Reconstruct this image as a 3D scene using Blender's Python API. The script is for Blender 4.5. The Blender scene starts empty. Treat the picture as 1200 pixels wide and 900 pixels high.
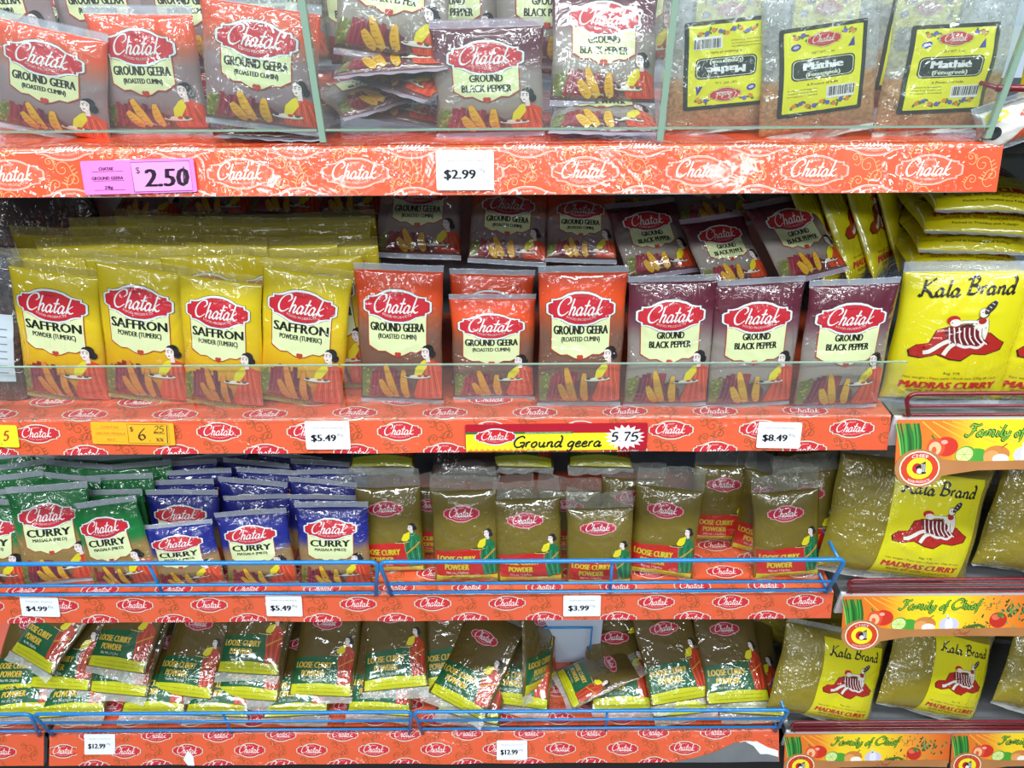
import bpy, bmesh, math, random
import numpy as np
from mathutils import Vector, Matrix
from mathutils.geometry import tessellate_polygon

SC = bpy.context.scene
COL = SC.collection
R = math.radians

# ------------------------------------------------------------------ camera
FPX, PITCH, ROLL, CAMD, CAMZ = 800.0, R(33.69), R(-0.33), 0.665, 1.40
cam_data = bpy.data.cameras.new('camera'); cam_data.sensor_width = 36.0
cam_data.lens = 36.0 * FPX / 1200.0; cam_data.clip_start = 0.02; cam_data.clip_end = 60
cam = bpy.data.objects.new('camera', cam_data); COL.objects.link(cam)
CAM_M = Matrix.Rotation(R(90) - PITCH, 3, 'X') @ Matrix.Rotation(ROLL, 3, 'Z')
CAM_P = Vector((0.0, -CAMD, CAMZ))
cam.matrix_world = Matrix.Translation(CAM_P) @ CAM_M.to_4x4()
SC.camera = cam

# ------------------------------------------------------------------ world, lights, exposure
world = bpy.data.worlds.new('shop_ambient'); SC.world = world; world.use_nodes = True
bg = world.node_tree.nodes['Background']
bg.inputs[0].default_value = (0.80, 0.88, 1.0, 1); bg.inputs[1].default_value = 0.05

def area(name, loc, sx, sy, power, color, target):
    d = bpy.data.lights.new(name, 'AREA'); d.shape = 'RECTANGLE'; d.size = sx; d.size_y = sy
    d.energy = power; d.color = color
    o = bpy.data.objects.new(name, d); COL.objects.link(o); o.location = loc
    o.rotation_euler = (Vector(target) - Vector(loc)).to_track_quat('-Z', 'Y').to_euler()
    return o
# rows of ceiling fluorescent tubes over the aisle
for yy, pw, xs in ((-0.72, 44, (-1.3, 0.0, 1.3)), (-1.9, 50, (-1.9, 0.0, 1.9)), (-3.3, 22, (-1.15, 1.15)), (-5.2, 9, (-2.2, 0.0, 2.2))):
    for xx in xs:
        area('fluorescent_light_fitting', (xx, yy, 2.75), 1.25, 0.20, pw, (0.90, 0.96, 1.0), (xx, yy * 0.75, 0.0))
SC.view_settings.view_transform = 'Standard'
SC.view_settings.look = 'None'
SC.view_settings.gamma = 1.0
SC.view_settings.use_curve_mapping = False
SC.view_settings.exposure = -0.80
SC.cycles.transparent_max_bounces = 24
SC.cycles.max_bounces = 8
SC.cycles.caustics_reflective = False

# ------------------------------------------------------------------ helpers
def ray(px, py):
    return (CAM_M @ Vector(((px - 600) / FPX, -(py - 450) / FPX, -1.0))).normalized()
def at_y(px, py, y):
    d = ray(px, py); return CAM_P + d * ((y - CAM_P.y) / d.y)
def at_z(px, py, z):
    d = ray(px, py); return CAM_P + d * ((z - CAM_P.z) / d.z)
def lin(c):
    return tuple(((v / 255.0) / 12.92 if v / 255.0 <= 0.04045 else ((v / 255.0 + 0.055) / 1.055) ** 2.4) for v in c)

def tag(o, label=None, cat=None, group=None, kind=None):
    if label: o['label'] = label
    if cat: o['category'] = cat
    if group: o['group'] = group
    if kind: o['kind'] = kind
    return o
def empty(name, loc=(0, 0, 0)):
    o = bpy.data.objects.new(name, None); COL.objects.link(o); o.location = loc
    o.empty_display_size = 0.02
    return o
def link(name, me, parent=None):
    o = bpy.data.objects.new(name, me); COL.objects.link(o)
    if parent: o.parent = parent
    return o
def copy_tree(o, parent=None):
    c = o.copy(); COL.objects.link(c); c.parent = parent
    for ch in KIDS.get(o.name, []):
        d = copy_tree(ch, c)
    return c
KIDS = {}
def kid(parent, child):
    child.parent = parent; KIDS.setdefault(parent.name, []).append(child)

# ------------------------------------------------------------------ materials
def nt(name):
    m = bpy.data.materials.new(name); m.use_nodes = True
    t = m.node_tree; t.nodes.clear()
    out = t.nodes.new('ShaderNodeOutputMaterial')
    return m, t, out
def N(t, typ, **kw):
    n = t.nodes.new(typ)
    for k, v in kw.items():
        if k in n.inputs: n.inputs[k].default_value = v
        else: setattr(n, k, v)
    return n
def math_n(t, op, a, b=None):
    n = t.nodes.new('ShaderNodeMath'); n.operation = op
    for i, v in enumerate((a, b)):
        if v is None: continue
        if isinstance(v, (int, float)): n.inputs[i].default_value = v
        else: t.links.new(v, n.inputs[i])
    return n.outputs[0]

def crinkle(t, strength=1.0, scale=1.0, dist=0.0042):
    """crumpled cellophane relief, different on every packet"""
    tc = t.nodes.new('ShaderNodeTexCoord'); oi = t.nodes.new('ShaderNodeObjectInfo')
    # the location of a whole packet decides its crumple, so pouch and print share it
    vadd = t.nodes.new('ShaderNodeVectorMath'); vadd.operation = 'ADD'
    sc = t.nodes.new('ShaderNodeVectorMath'); sc.operation = 'SCALE'; sc.inputs[3].default_value = 3.7
    t.links.new(oi.outputs['Location'], sc.inputs[0])
    t.links.new(tc.outputs['Object'], vadd.inputs[0]); t.links.new(sc.outputs[0], vadd.inputs[1])
    n1 = N(t, 'ShaderNodeTexNoise', Scale=22 * scale, Detail=2.0, Roughness=0.5, Distortion=1.2)
    n2 = N(t, 'ShaderNodeTexNoise', Scale=70 * scale, Detail=1.0, Roughness=0.5, Distortion=0.8)
    for n in (n1, n2): t.links.new(vadd.outputs[0], n.inputs['Vector'])
    r1 = math_n(t, 'ABSOLUTE', math_n(t, 'SUBTRACT', n1.outputs[0], 0.5))
    r2 = math_n(t, 'ABSOLUTE', math_n(t, 'SUBTRACT', n2.outputs[0], 0.5))
    mp = t.nodes.new('ShaderNodeMapping'); mp.inputs['Rotation'].default_value = (0, 0.9, 0); mp.inputs['Scale'].default_value = (52 * scale, 34 * scale, 9 * scale)
    t.links.new(vadd.outputs[0], mp.inputs['Vector'])
    n3 = N(t, 'ShaderNodeTexNoise', Scale=1.0, Detail=1.5, Roughness=0.5, Distortion=0.9); t.links.new(mp.outputs[0], n3.inputs['Vector'])
    r3 = math_n(t, 'MULTIPLY', math_n(t, 'ABSOLUTE', math_n(t, 'SUBTRACT', n3.outputs[0], 0.5)), 2.2)
    h = math_n(t, 'ADD', math_n(t, 'ADD', r3, math_n(t, 'MULTIPLY', r1, 3.4)), math_n(t, 'MULTIPLY', math_n(t, 'POWER', r2, 0.9), 0.8))
    n4 = N(t, 'ShaderNodeTexNoise', Scale=17 * scale, Detail=1.0, Roughness=0.5); t.links.new(vadd.outputs[0], n4.inputs['Vector'])
    mr = N(t, 'ShaderNodeMapRange'); t.links.new(n4.outputs[0], mr.inputs[0])
    for q_, v_ in zip((1, 2, 3, 4), (0.42, 0.60, 0.12, 1.25)): mr.inputs[q_].default_value = v_
    h = math_n(t, 'MULTIPLY', h, mr.outputs[0])   # smooth stretches between the crumpled ones
    b = N(t, 'ShaderNodeBump', Strength=strength, Distance=dist)
    t.links.new(h, b.inputs['Height'])
    return b.outputs[0], vadd.outputs[0]

def film_over(t, out, color_socket, strength=0.8, rough=0.45, coat=1.0, scale=1.0, alpha=None, dist=0.0042, crough=0.10):
    b, vec = crinkle(t, strength, scale, dist)
    p = N(t, 'ShaderNodeBsdfPrincipled', Roughness=rough)
    p.inputs['Coat Weight'].default_value = coat; p.inputs['Coat Roughness'].default_value = crough
    p.inputs['Coat IOR'].default_value = 1.85
    if isinstance(color_socket, tuple): p.inputs['Base Color'].default_value = (*color_socket, 1)
    else: t.links.new(color_socket, p.inputs['Base Color'])
    t.links.new(b, p.inputs['Coat Normal'])
    b2 = None
    if alpha is not None:
        tr = t.nodes.new('ShaderNodeBsdfTransparent'); mx = t.nodes.new('ShaderNodeMixShader')
        if isinstance(alpha, (int, float)): mx.inputs[0].default_value = alpha
        else: t.links.new(alpha, mx.inputs[0])
        t.links.new(tr.outputs[0], mx.inputs[1]); t.links.new(p.outputs[0], mx.inputs[2])
        t.links.new(mx.outputs[0], out.inputs[0])
    else:
        t.links.new(p.outputs[0], out.inputs[0])
    return p, vec

def print_material(name='printed_ink', strength=0.8, coat=1.0):
    m, t, out = nt(name)
    a = t.nodes.new('ShaderNodeAttribute'); a.attribute_name = 'ink'
    film_over(t, out, a.outputs['Color'], strength, 0.5, coat)
    return m
def plain(name, c, rough=0.5, metal=0.0, coat=0.0, noise=0.0, nscale=60):
    m, t, out = nt(name)
    p = N(t, 'ShaderNodeBsdfPrincipled', Roughness=rough, Metallic=metal)
    p.inputs['Coat Weight'].default_value = coat
    tc = t.nodes.new('ShaderNodeTexCoord')
    nz = N(t, 'ShaderNodeTexNoise', Scale=nscale, Detail=4.0); t.links.new(tc.outputs['Object'], nz.inputs['Vector'])
    mx = t.nodes.new('ShaderNodeMix'); mx.data_type = 'RGBA'
    l = lin(c)
    mx.inputs[6].default_value = (*l, 1); mx.inputs[7].default_value = (*(v * (1 - noise) for v in l), 1)
    t.links.new(nz.outputs[0], mx.inputs[0]); t.links.new(mx.outputs[2], p.inputs['Base Color'])
    t.links.new(p.outputs[0], out.inputs[0])
    return m
def ramp_material(name, stops, strength=0.8, powder=0.0, pscale=220, alpha_stops=None, seeds=False, coat=1.0, axis=1, jitter=0.05):
    """packet film whose own print colour runs along the packet; UV.y from bottom to top"""
    m, t, out = nt(name)
    uv = t.nodes.new('ShaderNodeUVMap'); uv.uv_map = 'uv'
    sp = t.nodes.new('ShaderNodeSeparateXYZ'); t.links.new(uv.outputs[0], sp.inputs[0])
    tc = t.nodes.new('ShaderNodeTexCoord')
    nz = N(t, 'ShaderNodeTexNoise', Scale=28, Detail=3.0); t.links.new(tc.outputs['Object'], nz.inputs['Vector'])
    v = math_n(t, 'ADD', sp.outputs[axis], math_n(t, 'MULTIPLY', math_n(t, 'SUBTRACT', nz.outputs[0], 0.5), jitter * 2))
    def ramp(st, conv):
        r = t.nodes.new('ShaderNodeValToRGB'); e = r.color_ramp.elements
        while len(e) > 1: e.remove(e[-1])
        e[0].position = st[0][0]; e[0].color = conv(st[0][1])
        for p_, c_ in st[1:]:
            q = e.new(p_); q.color = conv(c_)
        t.links.new(v, r.inputs[0]); return r.outputs[0]
    col = ramp(stops, lambda c: (*lin(c), 1))
    if powder > 0 or seeds:
        g = N(t, 'ShaderNodeTexVoronoi', Scale=pscale) if seeds else N(t, 'ShaderNodeTexNoise', Scale=pscale, Detail=3.0)
        t.links.new(tc.outputs['Object'], g.inputs['Vector'])
        g2 = N(t, 'ShaderNodeTexNoise', Scale=35, Detail=3.0, Roughness=0.6); t.links.new(tc.outputs['Object'], g2.inputs['Vector'])
        src = g.outputs['Color'] if seeds else g.outputs[0]
        bw = t.nodes.new('ShaderNodeRGBToBW'); t.links.new(src, bw.inputs[0])
        k = math_n(t, 'ADD', math_n(t, 'MULTIPLY', bw.outputs[0], powder), math_n(t, 'MULTIPLY', g2.outputs[0], powder * 1.0))
        k = math_n(t, 'SUBTRACT', 1.0 + powder * 0.9, k)
        mul = t.nodes.new('ShaderNodeVectorMath'); mul.operation = 'SCALE'
        t.links.new(col, mul.inputs[0]); t.links.new(k, mul.inputs[3]); col = mul.outputs[0]
    al = ramp(alpha_stops, lambda c: (c, c, c, 1)) if alpha_stops else None
    film_over(t, out, col, strength, 0.5, coat, alpha=al)
    return m
def clear_film(name, c=(205, 212, 220), alpha=0.42, strength=1.0, dist=0.002, rough=0.35):
    m, t, out = nt(name)
    fr = N(t, 'ShaderNodeLayerWeight', Blend=0.4)
    b, vec = crinkle(t, strength, 1.3, dist); t.links.new(b, fr.inputs['Normal'])
    a = math_n(t, 'ADD', alpha, math_n(t, 'MULTIPLY', fr.outputs[1], 0.5))
    film_over(t, out, lin(c), strength, rough, 1.0, 1.3, a, dist, 0.13)
    return m

M = {}
M['ink'] = print_material(strength=0.7)
M['ink_soft'] = print_material('printed_ink_on_loose_film', 0.45)
M['ink_flat'] = print_material('printed_ink_card', 0.05, 0.15)
M['ink_liner'] = print_material('printed_ink_liner', 0.55, 0.7)
M['seal_clear'] = clear_film('clear_crimped_film', (205, 208, 205), 0.30)
M['seal_yellow'] = clear_film('yellowish_crimped_film', (214, 205, 120), 0.33)
M['seal_purple'] = clear_film('silvery_plum_film', (190, 176, 194), 0.66, rough=.25)
M['seal_silver'] = clear_film('silvery_crimped_film', (196, 204, 216), 0.60, rough=.25)
M['film_bag'] = clear_film('loose_clear_film', (196, 200, 190), 0.20, 1.3, 0.003)
M['film_white'] = clear_film('whitish_translucent_film', (215, 218, 210), 0.42, 1.2, 0.003)  # pale translucent film for the loose bag ends

M['body_saffron'] = ramp_material('yellow_packet_film', [(0, (185, 70, 25)), (.14, (200, 120, 22)), (.30, (214, 160, 20)), (.5, (218, 184, 16)), (1, (208, 190, 10))])
M['body_geera'] = ramp_material('orange_to_brown_packet_film', [(0, (90, 48, 40)), (.25, (112, 78, 62)), (.55, (124, 88, 72)), (.68, (170, 84, 50)), (.8, (226, 78, 28)), (1, (226, 72, 30))], powder=0.08)
M['body_geera_small'] = ramp_material('orange_to_silver_packet_film', [(0, (112, 66, 60)), (.25, (142, 122, 124)), (.55, (150, 132, 134)), (.68, (185, 110, 85)), (.82, (226, 84, 40)), (1, (226, 76, 36))], powder=0.06)
M['body_pepper'] = ramp_material('plum_to_grey_packet_film', [(0, (110, 62, 62)), (.25, (150, 140, 130)), (.55, (148, 138, 132)), (.68, (118, 78, 88)), (.82, (92, 28, 46)), (1, (88, 22, 42))], powder=0.10)
M['body_green'] = ramp_material('green_packet_film', [(0, (120, 70, 40)), (.2, (148, 118, 64)), (.48, (150, 120, 62)), (.60, (40, 120, 60)), (.66, (8, 118, 52)), (1, (4, 112, 48))])
M['body_blue'] = ramp_material('blue_packet_film', [(0, (120, 70, 40)), (.2, (150, 122, 80)), (.48, (150, 120, 76)), (.60, (40, 50, 130)), (.66, (24, 32, 132)), (1, (18, 26, 122))])
M['body_powder'] = ramp_material('olive_curry_powder_in_film', [(0, (122, 104, 28)), (.5, (116, 100, 26)), (1, (110, 96, 32))], strength=0.5, powder=0.22, pscale=300)
M['body_powder_dark'] = ramp_material('brown_curry_powder_in_film', [(0, (102, 84, 22)), (.5, (94, 76, 20)), (1, (88, 70, 20))], strength=0.45, powder=0.22, pscale=300)
M['body_big'] = ramp_material('olive_powder_in_big_bag', [(0, (146, 130, 24)), (.6, (138, 124, 24)), (1, (136, 122, 36))], strength=1.1, powder=0.22, pscale=260)
M['body_madras'] = ramp_material('lemon_yellow_packet_film', [(0, (214, 202, 10)), (.5, (226, 216, 8)), (1, (220, 212, 20))], strength=0.7)
M['body_seeds'] = ramp_material('seeds_in_clear_bag', [(0, (168, 126, 84)), (.38, (172, 130, 88)), (.44, (188, 190, 186)), (1, (192, 198, 200))], powder=0.6, pscale=330, seeds=True,
                                alpha_stops=[(0, 1.0), (.38, 1.0), (.46, .55), (1, .42)], strength=1.2)
M['body_dark'] = ramp_material('dark_seeds_in_clear_bag', [(0, (70, 52, 44)), (.5, (62, 48, 46)), (1, (110, 112, 118))], powder=0.3, pscale=420, seeds=True, strength=1.3)
M['body_grey'] = ramp_material('grey_grains_in_clear_bag', [(0, (170, 165, 160)), (.6, (176, 172, 168)), (1, (150, 156, 160))], powder=0.35, pscale=300, seeds=True, strength=1.3)
M['blue_wire'] = plain('blue_coated_wire', (36, 138, 214), 0.3, 0, 0.4, 0.15)
M['red_wire'] = plain('dark_red_coated_wire', (128, 22, 38), 0.3, 0, 0.5, 0.15)
M['metal'] = plain('galvanised_shelf_metal', (176, 180, 184), 0.4, 0.7, 0, 0.3, 30)
M['white_panel'] = plain('white_painted_panel', (196, 210, 228), 0.6, 0, 0, 0.06, 10)
M['dark'] = plain('dark_painted_metal', (42, 40, 42), 0.6, 0, 0, 0.3, 20)
M['card_white'] = plain('white_tag_card', (238, 240, 246), 0.45, 0, 0.2, 0.03)
M['card_pink'] = plain('pink_tag_card', (236, 128, 214), 0.45, 0, 0.5, 0.05)
M['card_orange'] = plain('orange_yellow_tag_card', (246, 180, 36), 0.5, 0, 0.3, 0.05)
M['card_yellow'] = plain('neon_yellow_tag_card', (226, 228, 40), 0.5, 0, 0.3, 0.05)
M['floor'] = plain('grey_floor_tile', (120, 118, 116), 0.4, 0, 0.2, 0.2, 8)
def liner_material(name, c, strength=0.5, coat=0.8):
    m, t, out = nt(name)
    tc = t.nodes.new('ShaderNodeTexCoord')
    nz = N(t, 'ShaderNodeTexNoise', Scale=9, Detail=3.0); t.links.new(tc.outputs['Object'], nz.inputs['Vector'])
    mx = t.nodes.new('ShaderNodeMix'); mx.data_type = 'RGBA'; l = lin(c)
    mx.inputs[6].default_value = (*l, 1); mx.inputs[7].default_value = (l[0] * .92, l[1] * .8, l[2] * .75, 1)
    t.links.new(nz.outputs[0], mx.inputs[0])
    film_over(t, out, mx.outputs[2], strength, 0.4, coat)
    return m
M['liner_orange'] = liner_material('orange_printed_shelf_paper', (238, 90, 46), 0.5, 1.0)
M['liner_coral'] = liner_material('coral_red_printed_shelf_paper', (236, 104, 66), 0.45, 0.9)
M['liner_red'] = liner_material('coral_printed_deck_paper', (232, 88, 56), 0.3, 0.5)
def glass_mat():
    m, t, out = nt('thin_green_tinted_glass')
    tr = t.nodes.new('ShaderNodeBsdfTransparent'); tr.inputs[0].default_value = (.97, .99, .98, 1)
    gl = N(t, 'ShaderNodeBsdfGlossy', Roughness=0.03)
    lw = N(t, 'ShaderNodeLayerWeight', Blend=0.12); mx = t.nodes.new('ShaderNodeMixShader')
    t.links.new(math_n(t, 'ADD', math_n(t, 'MULTIPLY', lw.outputs[1], 0.25), 0.035), mx.inputs[0]); t.links.new(tr.outputs[0], mx.inputs[1]); t.links.new(gl.outputs[0], mx.inputs[2])
    df = N(t, 'ShaderNodeBsdfDiffuse', Color=(.8, .88, .9, 1)); m2 = t.nodes.new('ShaderNodeMixShader'); m2.inputs[0].default_value = 0.03  # pale diffuse share paints a faint bluish-white haze into the glass
    t.links.new(mx.outputs[0], m2.inputs[1]); t.links.new(df.outputs[0], m2.inputs[2]); t.links.new(m2.outputs[0], out.inputs[0])
    return m
M['glass'] = glass_mat()
M['glass_edge'] = plain('green_glass_edge', (150, 180, 160), 0.2, 0, 0.8, 0.1)

# ------------------------------------------------------------------ flat artwork made of polygons (millimetres)
def catmull(pts, n=4):
    P = [pts[0]] + list(pts) + [pts[-1]]; out = []
    for i in range(1, len(P) - 2):
        for k in range(n):
            t = k / n; a, b, c, d = P[i - 1], P[i], P[i + 1], P[i + 2]
            out.append(tuple(0.5 * ((2 * b[j]) + (-a[j] + c[j]) * t + (2 * a[j] - 5 * b[j] + 4 * c[j] - d[j]) * t * t + (-a[j] + 3 * b[j] - 3 * c[j] + d[j]) * t ** 3) for j in (0, 1)))
    out.append(tuple(pts[-1])); return out

FONT_CACHE = {}
def font_tris(s, bold):
    key = (s, bold)
    if key not in FONT_CACHE:
        cu = bpy.data.curves.new('lettering', 'FONT'); cu.body = s; cu.size = 1.0
        cu.resolution_u = 2; cu.offset = bold; cu.align_x = 'CENTER'
        o = bpy.data.objects.new('lettering', cu); COL.objects.link(o)
        dg = bpy.context.evaluated_depsgraph_get(); dg.update()
        me = o.evaluated_get(dg).to_mesh(); me.calc_loop_triangles()
        v = np.array([q.co[:2] for q in me.vertices], dtype=float).reshape(-1, 2)
        f = np.array([q.vertices[:] for q in me.loop_triangles], dtype=int).reshape(-1, 3)
        o.evaluated_get(dg).to_mesh_clear()
        bpy.data.objects.remove(o); bpy.data.curves.remove(cu)
        if len(v):
            v[:, 1] /= 0.73; v[:, 0] /= 0.73
            v[:, 0] -= (v[:, 0].min() + v[:, 0].max()) / 2
        FONT_CACHE[key] = (v, f)
    return FONT_CACHE[key]

class Art:
    def __init__(s): s.v = []; s.f = []; s.c = []
    def tris(s, v, f, color, layer):
        b = len(s.v)
        s.v += [(x, y, layer) for x, y in v]
        s.f += [tuple(b + i for i in q) for q in f]
        s.c += [color] * len(f)
    def poly(s, pts, color, layer=0):
        t = tessellate_polygon([[Vector((p[0], p[1], 0)) for p in pts]])
        s.tris(pts, t, color, layer)
    def ell(s, cx, cy, rx, ry, color, layer=0, rot=0, n=18):
        c, q = math.cos(R(rot)), math.sin(R(rot)); pts = []
        for i in range(n):
            a = 2 * math.pi * i / n; x, y = rx * math.cos(a), ry * math.sin(a)
            pts.append((cx + x * c - y * q, cy + x * q + y * c))
        s.poly(pts, color, layer)
    def rect(s, x0, y0, x1, y1, color, layer=0): s.poly([(x0, y0), (x1, y0), (x1, y1), (x0, y1)], color, layer)
    def line(s, pts, w, color, layer=0, smooth=True, taper=False, pen=None):
        P = catmull(pts, 4) if smooth and len(pts) > 2 else list(pts)
        n = len(P); L = []; Rr = []
        for i, p in enumerate(P):
            a = P[max(0, i - 1)]; b = P[min(n - 1, i + 1)]
            dx, dy = b[0] - a[0], b[1] - a[1]; l = math.hypot(dx, dy) or 1
            ww = w / 2
            if taper: ww *= 0.35 + 0.65 * math.sin(math.pi * (i + 0.6) / (n + 0.2))
            if pen is not None: ww *= 0.45 + 0.75 * abs(math.sin(math.atan2(dy, dx) - pen))
            nx, ny = -dy / l * ww, dx / l * ww
            L.append((p[0] + nx, p[1] + ny)); Rr.append((p[0] - nx, p[1] - ny))
        v = L + Rr; f = []
        for i in range(n - 1): f += [(i, n + i, n + i + 1), (i, n + i + 1, i + 1)]
        s.tris(v, f, color, layer)
    def text(s, txt, cx, cy, cap, color, width=None, bold=0.0, shear=0.0, layer=2, rot=0.0, bend=0.0, flipx=1):
        v, f = font_tris(txt, 0.0)
        if not len(v): return
        if bold:
            for dx_ in (-bold * .9, 0, bold * .9): s.text(txt, cx + dx_ * cap, cy, cap, color, width, 0, shear, layer, rot, bend)
            return
        x = v[:, 0] * cap; y = (v[:, 1] - 0.5) * cap
        if width: x = x * width / (v[:, 0].max() - v[:, 0].min()) / cap
        x = x + y * shear; y = y + bend * x * x
        c, q = math.cos(R(rot)), math.sin(R(rot))
        s.tris(list(zip(cx + x * c - y * q, cy + x * q + y * c)), f, color, layer)
    def script(s, txt, cx, cy, xh, w, color, layer=2, shear=0.25, width=None, rot=0, pen=0.6, gap=0.0, bend=0.0):
        x = 0; strokes = []
        for ch in txt:
            if ch == ' ': x += 0.7; continue
            adv, st = GLYPH[ch]
            for k in st: strokes.append([(x + p[0] + p[1] * shear, p[1]) for p in k])
            x += adv + gap
        xs = [p[0] for k in strokes for p in k]; lo, hi = min(xs), max(xs)
        kx = xh if not width else width / (hi - lo)
        c, q = math.cos(R(rot)), math.sin(R(rot))
        for k in strokes:
            pts = []
            for px, py in k:
                X, Y = (px - (lo + hi) / 2) * kx, (py - 0.9) * xh
                Y += bend * X * X
                pts.append((cx + X * c - Y * q, cy + X * q + Y * c))
            s.line(pts, w, color, layer, pen=pen)
    def moved(s, dx=0, dy=0, rot=0, sx=1, sy=1, shx=0):
        o = Art(); c, q = math.cos(R(rot)), math.sin(R(rot))
        o.v = [((x * sx + y * shx) * c - y * sy * q + dx, (x * sx + y * shx) * q + y * sy * c + dy, z) for x, y, z in s.v]; o.f = s.f; o.c = s.c; return o
    def add(s, o, dl=0):
        b = len(s.v); s.v += [(x, y, z + dl) for x, y, z in o.v]; s.f += [tuple(b + i for i in q) for q in o.f]; s.c += o.c
    def arrays(s, step=4.0):
        """large faces are cut on a grid so that they can follow a curved sheet"""
        V = np.array(s.v, float); F = np.array(s.f, int); C = np.array([lin(c) for c in s.c], float)
        T = V[F]; ext = np.maximum(T[:, :, 0].max(1) - T[:, :, 0].min(1), T[:, :, 1].max(1) - T[:, :, 1].min(1))
        big = ext > step * 1.2
        outV = [V]; outF = [F[~big]]; outC = [C[~big]]
        if big.any():
            bm = bmesh.new(); ci = bm.faces.layers.int.new('ci')
            for i in np.nonzero(big)[0]:
                try: f = bm.faces.new([bm.verts.new(T[i, k]) for k in range(3)]); f[ci] = int(i)
                except ValueError: pass
            B = T[big]
            for ax in (0, 1):
                lo, hi = B[:, :, ax].min(), B[:, :, ax].max()
                k = math.ceil(lo / step)
                while k * step < hi:
                    co = [0, 0, 0]; no = [0, 0, 0]; co[ax] = k * step + 1e-4; no[ax] = 1
                    bmesh.ops.bisect_plane(bm, geom=bm.verts[:] + bm.edges[:] + bm.faces[:], plane_co=co, plane_no=no, dist=1e-6)
                    k += 1
            bmesh.ops.triangulate(bm, faces=bm.faces[:])
            bm.verts.index_update()
            v2 = np.array([q.co[:] for q in bm.verts], float)
            f2 = np.array([[q.index for q in f.verts] for f in bm.faces], int); c2 = np.array([f[ci] for f in bm.faces], int)
            bm.free()
            outV.append(v2); outF.append(f2 + len(V)); outC.append(C[c2])
        V = np.concatenate(outV); F = np.concatenate(outF); C = np.concatenate(outC)
        used = np.unique(F); rm = np.zeros(len(V), int); rm[used] = np.arange(len(used))
        return V[used], rm[F], C

class Sheet:
    """a curved surface: grid of points over a parameter rectangle"""
    def __init__(s, u0, u1, v0, v1, P):
        s.u0, s.u1, s.v0, s.v1, s.P = u0, u1, v0, v1, P
        du = np.gradient(P, axis=1); dv = np.gradient(P, axis=0)
        n = np.cross(du, dv); n /= np.maximum(np.linalg.norm(n, axis=2, keepdims=True), 1e-12); s.Nn = n
    def at(s, u, v, off):
        nv, nu = s.P.shape[:2]
        a = np.clip((u - s.u0) / (s.u1 - s.u0) * (nu - 1), 0, nu - 1.0001); b = np.clip((v - s.v0) / (s.v1 - s.v0) * (nv - 1), 0, nv - 1.0001)
        i = a.astype(int); j = b.astype(int); fa = (a - i)[:, None]; fb = (b - j)[:, None]
        def g(A): return (A[j, i] * (1 - fa) + A[j, i + 1] * fa) * (1 - fb) + (A[j + 1, i] * (1 - fa) + A[j + 1, i + 1] * fa) * fb
        n = g(s.Nn); n /= np.maximum(np.linalg.norm(n, axis=1, keepdims=True), 1e-12)
        return g(s.P) + n * off[:, None], n

def mesh_from(name, V, F, mat, smooth=True, normals=None, uv=None, ink=None):
    me = bpy.data.meshes.new(name); me.from_pydata(V.tolist() if hasattr(V, 'tolist') else V, [], F.tolist() if hasattr(F, 'tolist') else F)
    if smooth: me.polygons.foreach_set('use_smooth', [True] * len(me.polygons))
    if ink is not None:
        a = me.color_attributes.new('ink', 'FLOAT_COLOR', 'CORNER')
        lt = np.zeros(len(me.polygons), int); me.polygons.foreach_get('loop_total', lt)
        c = np.repeat(np.concatenate([ink, np.ones((len(ink), 1))], 1), lt, axis=0)
        a.data.foreach_set('color', c.astype(np.float32).ravel())
    if uv is not None:
        l = me.uv_layers.new(name='uv'); vi = np.zeros(len(me.loops), int); me.loops.foreach_get('vertex_index', vi)
        l.data.foreach_set('uv', uv[vi].astype(np.float32).ravel())
    if normals is not None: me.normals_split_custom_set_from_vertices(normals.tolist())
    me.materials.append(mat); me.update(); return me
def print_mesh(name, art, sheet, mat, base=0.0005, lay=0.00018, step=3.0):
    V, F, C = art.arrays(step)
    P, n = sheet.at(V[:, 0] / 1000, V[:, 1] / 1000, base + V[:, 2] * lay)
    # consistent winding facing the sheet normal
    a = np.cross(P[F[:, 1]] - P[F[:, 0]], P[F[:, 2]] - P[F[:, 0]]); fl = (a * n[F[:, 0]]).sum(1) < 0
    F = F.copy(); F[fl] = F[fl][:, ::-1]
    return mesh_from(name, P, F, mat, True, n, None, C)

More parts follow.
